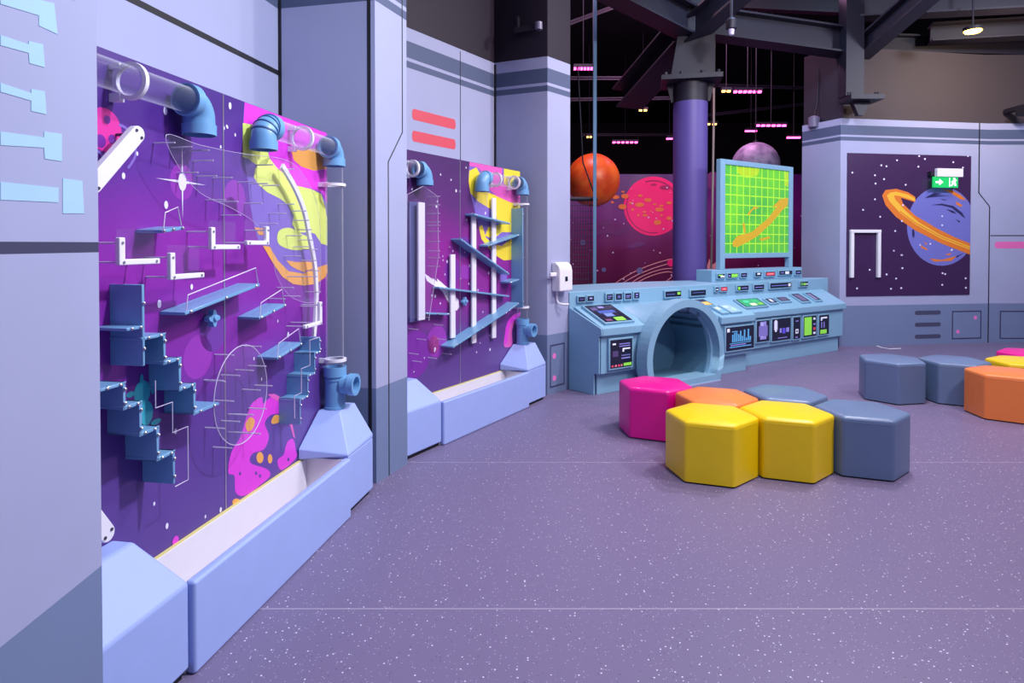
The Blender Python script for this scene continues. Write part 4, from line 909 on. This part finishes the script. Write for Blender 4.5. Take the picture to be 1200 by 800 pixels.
c = MUR.uz(683, 284); ms(circle(c[0], c[1], .06), 7, .008); c = MUR.uz(707.5, 316); ms(circle(c[0], c[1], .05), 7, .008); c = MUR.uz(1035, 214); 
c = MUR.uz(836, 212); ms(circle(c[0], c[1], .2), 5, .008)
cor = MUR.poly([(825,316),(824,306),(829,310),(831,303),(835,310),(840,306),(843,316)]); ms(cor, 6, .009)
for i in range(90):
    u = random.uniform(1.2, 6.5); z = random.uniform(.7, mz-.1); r = random.choice((.01, .014, .02)); ms(circle(u, z, r, n=6), 4, .010)
struct(mb.build('wall_back', mm, loc=MUR.o, rot=MUR.rot, recalc=False))
struct(MB().box(-6, 14, 28, 28.3, 0, CEIL).build('wall_hall_back', M_ceil))
struct(MB().box(13.5, 14, 11, 28, 0, CEIL).build('wall_hall_right', M_ceil))
struct(MB().box(-6, -5.6, 9, 28, 0, CEIL).build('wall_hall_left', M_ceil))

# lilac column with its steel head
cy = 9.75; cp = at_y(808.5, 250, cy); cr_ = 19.5/740*cy
cz1 = at_y(808.5, 121, cy).z
mb = MB(); mb.lathe([(cr_, 0), (cr_, cz1)], (cp.x, cy, 0), 40); struct(mb.build('column', M_lilac))
hd = MB(); hd.lathe([(cr_*.98, 0), (cr_*.98, .30)], (0, 0, 0), 32)
hd.box(-.44, .44, -.35, .35, .3005, .37)
for s_ in (-1, 1):
    hd.hexa([(s_*cr_, -.02, .02), (s_*(cr_+.03), -.02, .02), (s_*(cr_+.03), .02, .02), (s_*cr_, .02, .02), (s_*cr_, -.02, .30), (s_*.36, -.02, .30), (s_*.36, .02, .30), (s_*cr_, .02, .30)])
for x in (-.38, -.15, .15, .38): hd.lathe([(.03, .3701), (.03, .42)], (x, -.28, 0), 8)
hd.hexa([(-.30, -.2, .3705), (.34, -.2, .3705), (.34, .2, .3705), (-.30, .2, .3705), (-.12, -.2, 1.5), (.34, -.2, 1.5), (.34, .2, 1.5), (-.12, .2, 1.5)])
struct(hd.build('column_head', M_dark, loc=(cp.x, cy, cz1+.0005), rot=R(-12)))
def beam(name, a, b, w, h, m=M_dark):
    a, b = Vector(a), Vector(b); d = (b-a).normalized(); s_ = d.cross(Vector((0, 0, 1))).normalized(); n_ = s_.cross(d)
    mb = MB(); fl = .03
    for (w2, h0, h1) in ((w, h/2-fl, h/2), (w, -h/2, -h/2+fl), (w*.18, -h/2+fl, h/2-fl)):
        vs = []
        for hh in (h0, h1):
            for (p, sg) in ((a, -1), (a, 1), (b, 1), (b, -1)): vs.append(p + s_*(sg*w2/2) + n_*hh)
        mb.hexa(vs)
    return struct(mb.build(name, m))
by = lambda x, y, Y: at_y(x, y, Y)
hub = by(812, 60, 9.75)
beam('trim_beam', by(818, 26, 9.75), by(990, 50, 10.2), .34, .42)
beam('trim_beam', by(690, -34, 8.2), by(812, 30, 9.7), .34, .44)
beam('trim_beam', by(800, 46, 9.8), by(890, -34, 8.6), .3, .36)
beam('trim_beam', by(735, 116, 11.5), by(803, 40, 10.0), .55, .4)
beam('trim_beam', by(1008, 60, 10.2), by(1090, -12, 8.9), .26, .3)
beam('trim_beam', by(998, 8, 10.1), by(1240, -6, 9.3), .3, .40)
beam('trim_beam', by(1090, 40, 10.6), by(1260, 30, 10.0), .3, .3)
beam('trim_beam', by(860, 2, 11.5), by(1000, 8, 10.4), .2, .25)
beam('trim_beam', by(1020, 52, 11.0), by(1240, 58, 10.9), .3, .3)
rb_ = MB(); q = by(997.5, 60, 10.05)
rb_.box(q.x-.14, q.x+.14, -.12, .12, 3.98, 5.6); struct(rb_.build('trim_post', M_dark, loc=(0, 10.05, 0)))
mb = MB(); q2 = by(1007.5, 117, 9.95); mb.box(-.25, .27, -.22, .2, 0, .07); mb.hexa([(-.04,-.05,-.22),(.04,-.05,-.22),(.04,.05,-.22),(-.04,.05,-.22),(-.14,-.05,0),(.14,-.05,0),(.14,.05,0),(-.14,.05,0)])
for x in (-.24, -.2, .18, .22): mb.lathe([(.02, .07), (.02, .12)], (x, -.12, 0), 8)
struct(mb.build('trim_bracket', M_dark, loc=(q2.x, 9.95, q2.z-.03)))
# roof trusses of the hall
for (x0, y0, x1, y1, Y) in ((660, 92, 790, 92, 14.), (660, 117, 800, 115, 15.), (680, 158, 790, 158, 19.), (830, 100, 960, 104, 15.5), (830, 135, 960, 120, 17.), (660, 30, 720, 8, 12.)):
    beam('trim_truss', by(x0, y0, Y), by(x1, y1, Y+.6), .08, .08)

# hanging spheres
def sphere(name, px, py, Y, rpx, m, label, cat):
    c = at_y(px, py, Y); r = rpx/740*Y
    t = empty(name, (c.x, c.y, c.z), 0, label, cat)
    prof = [(max(1e-6, r*math.sin(math.pi*i/24)), -r*math.cos(math.pi*i/24)) for i in range(25)]; prof[0] = (0, -r); prof[-1] = (0, r)
    MB().lathe(prof, (0, 0, 0), 40).build('globe', m, t)
    MB().tube([(0, 0, r+.001), (0, 0, CEIL - c.z)], .012, 6).build('hanging_wire', M_dark, t)
    MB().lathe([(.06, r-.004), (.06, r+.03), (.02, r+.04)], (0, 0, 0), 12).build('top_cap', M_dark, t)
    return t
def globe_mat(name, a, b, sc, rough=.4):
    m = bpy.data.materials.new(name); m.use_nodes = True; nt = m.node_tree; bs = nt.nodes['Principled BSDF']
    tc = nt.nodes.new('ShaderNodeTexCoord'); n = nt.nodes.new('ShaderNodeTexNoise'); n.inputs['Scale'].default_value = sc; n.inputs['Detail'].default_value = 5; nt.links.new(tc.outputs['Object'], n.inputs['Vector'])
    cr = nt.nodes.new('ShaderNodeValToRGB'); e = cr.color_ramp.elements; e[0].position = .38; e[0].color = lin(a); e[1].position = .62; e[1].color = lin(b)
    nt.links.new(n.outputs['Fac'], cr.inputs[0]); nt.links.new(cr.outputs[0], bs.inputs['Base Color']); bs.inputs['Roughness'].default_value = rough
    return m
sphere('hanging_sphere', 695, 211, 11.2, 31, globe_mat('orange_globe', 'e0481a', 'ee6a24', 4), 'orange planet ball hanging behind the climbing net', 'ball')
sphere('hanging_sphere', 885.5, 194, 12.4, 27, globe_mat('moon_globe', '7a6c8c', 'a595b4', 7, .5), 'grey moon ball hanging above the green grid screen', 'ball')
# climbing net
t = empty('climbing_net', (at_y(683, 250, 10.2).x, 10.2, 0), 0, 'dark climbing net hanging from a bar beside the pale pillar', 'net')
nx = t.location.x; a = at_y(668, 233, 10.2); b = at_y(700, 232, 10.2); zb = .5
MB().tube([(a.x-nx, 0, a.z), (b.x-nx, 0, a.z)], .035, 10).build('top_bar', M_dark, t)
mb = MB(); xs_ = [a.x-nx + (b.x-.02-a.x)*i/10 for i in range(11)]
for x in xs_: mb.tube([(x, 0, a.z), (x, 0, zb)], .006, 5, caps=False)
z = a.z - .1
while z > zb: mb.tube([(xs_[0], 0, z), (xs_[-1], 0, z)], .006, 5, caps=False); z -= .1
mb.build('mesh', mat('net_rope', '3a2a4a', .7), t)
MB().tube([(at_y(677, 165, 10.2).x-nx, 0, at_y(677, 165, 10.2).z+1.2), (at_y(683, 190, 10.2).x-nx, 0, at_y(683, 190, 10.2).z), (b.x-nx-.03, 0, a.z+.03)], .012, 6).build('sling', M_dark, t)
tp = at_y(697, 200, 10.1); zz = CEIL
mb = MB(); mb.box(-.026, .026, -.012, .012, .5, CEIL-.01, 0)
o = mb.build('strap', mat('teal_strap', '5f86a8', .6), loc=(tp.x, 10.1, 0)); tag(o, 'long teal webbing strap hanging in front of the orange ball', 'strap')
a = at_y(836.5, 140, 11.5); b = at_y(832.5, 316, 11.5)
o = MB().tube([(0, 0, 6.9), (0, 0, a.z), (b.x-a.x, 0, .0)], .02, 8).build('rope', mat('beige_rope', 'a89a94', .7), loc=(a.x, 11.5, 0)); tag(o, 'slim beige rope hanging between the lilac column and the green screen', 'rope')

# LED light bars in the dark hall
def ledbar(x0, y0, x1, y1, Y, col, e_, label, n=6):
    a = at_y(x0, y0, Y); b = at_y(x1, y1, Y); d = b - a; L = d.length; an = math.atan2(d.y, d.x)
    t = empty('light_bar', a + d/2, 0, label, 'light', 'light bars in the dark hall')
    mb = MB(); mb.box(-L/2, L/2, -.05, .05, .035, .09); mb.build('housing', M_dark, t)
    w = L/n
    for i in range(n): MB().box(-L/2+w*i+w*.2, -L/2+w*(i+1)-w*.2, -.03, .03, -.004, .0345).build('led', gl('led_' + col, col, e_), t)
    MB().tube([(0, 0, .0905), (0, 0, CEIL - (a.z+b.z)/2)], .008, 6).build('hanging_rod', M_dark, t)
    t.rotation_euler = (0, 0, 0)
PK, WM = 'ff4cae', 'ffb060'
ledbar(672, 80, 695, 83, 11.5, PK, 7, 'pink light bar nearest the pale pillar, above the net')
ledbar(859, 107, 893, 110, 13, PK, 7, 'pink light bar highest up, right of the lilac column')
ledbar(885, 147.5, 922, 148.5, 14.5, PK, 8, 'bright pink light bar above the moon ball')
ledbar(873, 155, 887, 153.5, 17, PK, 6, 'short pink light bar just left above the moon ball')
ledbar(717, 168, 748, 167, 18, PK, 6, 'pink light bar left of the lilac column above the mural')
ledbar(781, 163.5, 788, 163, 18, PK, 6, 'tiny pink light bar touching the left edge of the lilac column')
ledbar(922, 163, 938, 161, 16, PK, 6, 'pink light bar right of the moon ball beside the far wall')
ledbar(748, 130.5, 759, 129.5, 16, WM, 4, 'warm light bar left of the column head', 2)
ledbar(845, 108, 857, 107.5, 14, WM, 3, 'warm light bar touching the highest pink one', 2)
ledbar(826, 146.5, 841, 146, 17, WM, 3, 'warm light bar above the beige rope', 2)
ledbar(687, 161.5, 694, 161, 17, WM, 3, 'warm light bar above the orange ball', 2)
# warm ceiling downlight, pendant spot, camera, dark fixture
q = at_y(1140, 38, 9.3); t = empty('downlight', (q.x, q.y, q.z), 0, 'glowing warm ceiling downlight at the upper right', 'lamp')
MB().lathe([(.115, .03), (.125, .02), (.125, .07), (.02, .10)], (0, 0, 0), 24).build('housing', M_black, t)
MB().lathe([(.10, 0), (.112, .015), (.112, .029), (.001, .03)], (0, 0, 0), 24).build('lens', gl('warm_lens', 'ffb44a', 14), t)
MB().tube([(0, 0, .1), (0, 0, CEIL-q.z)], .012, 6).build('hanging_rod', M_dark, t)
q = at_y(857, 38, 8.6); t = empty('pendant_spotlight', (q.x, q.y, q.z), 0, 'dark pendant spotlight with a clear glass tip hanging in front of the beams', 'lamp')
MB().lathe([(.05, .04), (.07, .05), (.075, .16), (.03, .2)], (0, 0, 0), 20).build('housing', M_dark, t)
MB().lathe([(.0, -.05), (.035, -.03), (.045, .039)], (0, 0, 0), 16).build('glass_tip', mat('pale_glass', 'c6bfe0', .15), t)
MB().tube([(0, 0, .2), (0, 0, CEIL-q.z)], .02, 8).build('hanging_rod', M_dark, t)
q = at_y(1202, 129, 10.3); t = empty('security_camera', (q.x, q.y, q.z), 0, 'small black camera on the beige wall at the right edge', 'camera')
MB().box(-.08, .10, -.12, .12, -.08, .03).build('body', M_black, t, bevel=.01); MB().box(-.03, .06, -.06, .42, .0305, .10).build('bracket', M_dark, t); MB().lathe([(.05, -.121), (.05, -.15), (.03, -.152)], (.0, 0, -.03), 14, axis='y').build('lens', M_disp, t)
# projector-like dark rail fixed on the far pillar
q = P3b.uz(620, 34, .05); t = empty('rail_fixture', P3b.world(q[0], 0, q[1]), P3b.rot, 'dark rail fixture high on the black part of the far pillar', 'fixture')
MB().box(-.16, .14, -.09, -.05, -.03, .03).build('rail', M_dark, t, bevel=.006); MB().box(-.15, -.13, -.05, 0, -.02, .16).build('arm', M_dark, t); MB().lathe([(.04, -.03), (.04, .05)], (.12, -.07, 0), 14).build('head', mat('grey_head', '77718a', .4), t)
q = at_y(954, 142, 10.6); t = empty('wall_spotlight', (q.x, q.y, q.z), 0, 'small grey spotlight fixed at the top corner of the far wall', 'lamp')
MB().lathe([(.05, -.12), (.09, -.1), (.09, .06), (.03, .09)], (0, 0, 0), 16).build('housing', mat('grey_head', '77718a', .4), t); MB().tube([(0, 0, .09), (.06, .02, .3), (.1, .04, .9)], .012, 6).build('cable', M_black, t); MB().box(.0, .2, -.02, .06, .02, .06).build('bracket', M_dark, t)
# white paper strip on the floor
mb = MB(); pth = [meet(x, y, (0, 0, .004), Vector((0, 0, 1))) for x, y in ((1028, 405.5), (1034, 407.5), (1042, 408.8), (1055, 408.3))]
mb.tube([tuple(p) for p in pth], .018, 8); c0 = pth[0].copy()
o = mb.build('paper_strip', M_white); o.data.transform(Matrix.Translation(-c0)); o.data.transform(Matrix.Diagonal((1, 1, .35, 1))); o.location = (c0.x, c0.y, .0065)
tag(o, 'curled white strip lying on the floor by the far wall', 'strip')

# ------------------------------------------------------------------ light
w = bpy.data.worlds.new('world'); scene.world = w; w.use_nodes = True
w.node_tree.nodes['Background'].inputs[0].default_value = (.58, .60, .95, 1); w.node_tree.nodes['Background'].inputs[1].default_value = .24
def area(x, y, z, size, power, col, tx, ty, tz, name='lamp_or_fill'):
    d = bpy.data.lights.new(name, 'AREA'); d.shape = 'DISK'; d.size = size; d.energy = power; d.color = col
    o = bpy.data.objects.new(name, d); COL.objects.link(o); o.location = (x, y, z)
    o.rotation_euler = (Vector((tx, ty, tz)) - Vector((x, y, z))).to_track_quat('-Z', 'Y').to_euler(); return o
LC = (.93, .90, 1.0)
area(1.7, 2.6, 4.8, .25, 80, (.80, .88, 1), -1.3, 3.0, 1.2).data.spread = R(120)
area(2.8, 5.0, 4.8, .25, 60, (1, .95, .92), -.2, 6.1, 1.2)
area(3.4, 5.9, 4.8, .25, 90, (.96, .93, 1), 2.6, 7.6, .6)
area(4.6, 3.0, 4.8, .5, 110, (1, .86, .92), 3.0, 4.5, 0)
area(7.2, 6.8, 4.8, .5, 130, (.78, .82, 1), 7, 10.3, 1.8)
area(1.8, 1.2, 6.6, 4.0, 110, (.84, .82, 1), 1.8, 1.2, 0)  # large soft fill added overhead, no fixture behind it
area(4.0, 6.0, 6.6, 4.0, 110, (.84, .80, 1), 4.0, 6.0, 0)  # second soft fill, added to lift the shadows
area(3.3, 8.3, 5.6, .4, 45, (.45, .68, 1), 5.1, 10.4, 2.0)
# hall behind
area(4.0, 12.6, 6.85, 1.5, 190, (1, .45, .85), 4, 14, 1.5)
area(1.2, 10.2, 6.6, .8, 110, (1, .6, .8), 1.3, 12, 2)
area(7.4, 9.0, 4.55, .2, 25, (1, .75, .45), 7.6, 10.6, 4.2, 'warm_lamp')

scene.view_settings.view_transform = 'Standard'; scene.view_settings.look = 'None'
scene.view_settings.exposure = 0.2; scene.view_settings.gamma = 1.0; scene.view_settings.use_curve_mapping = False
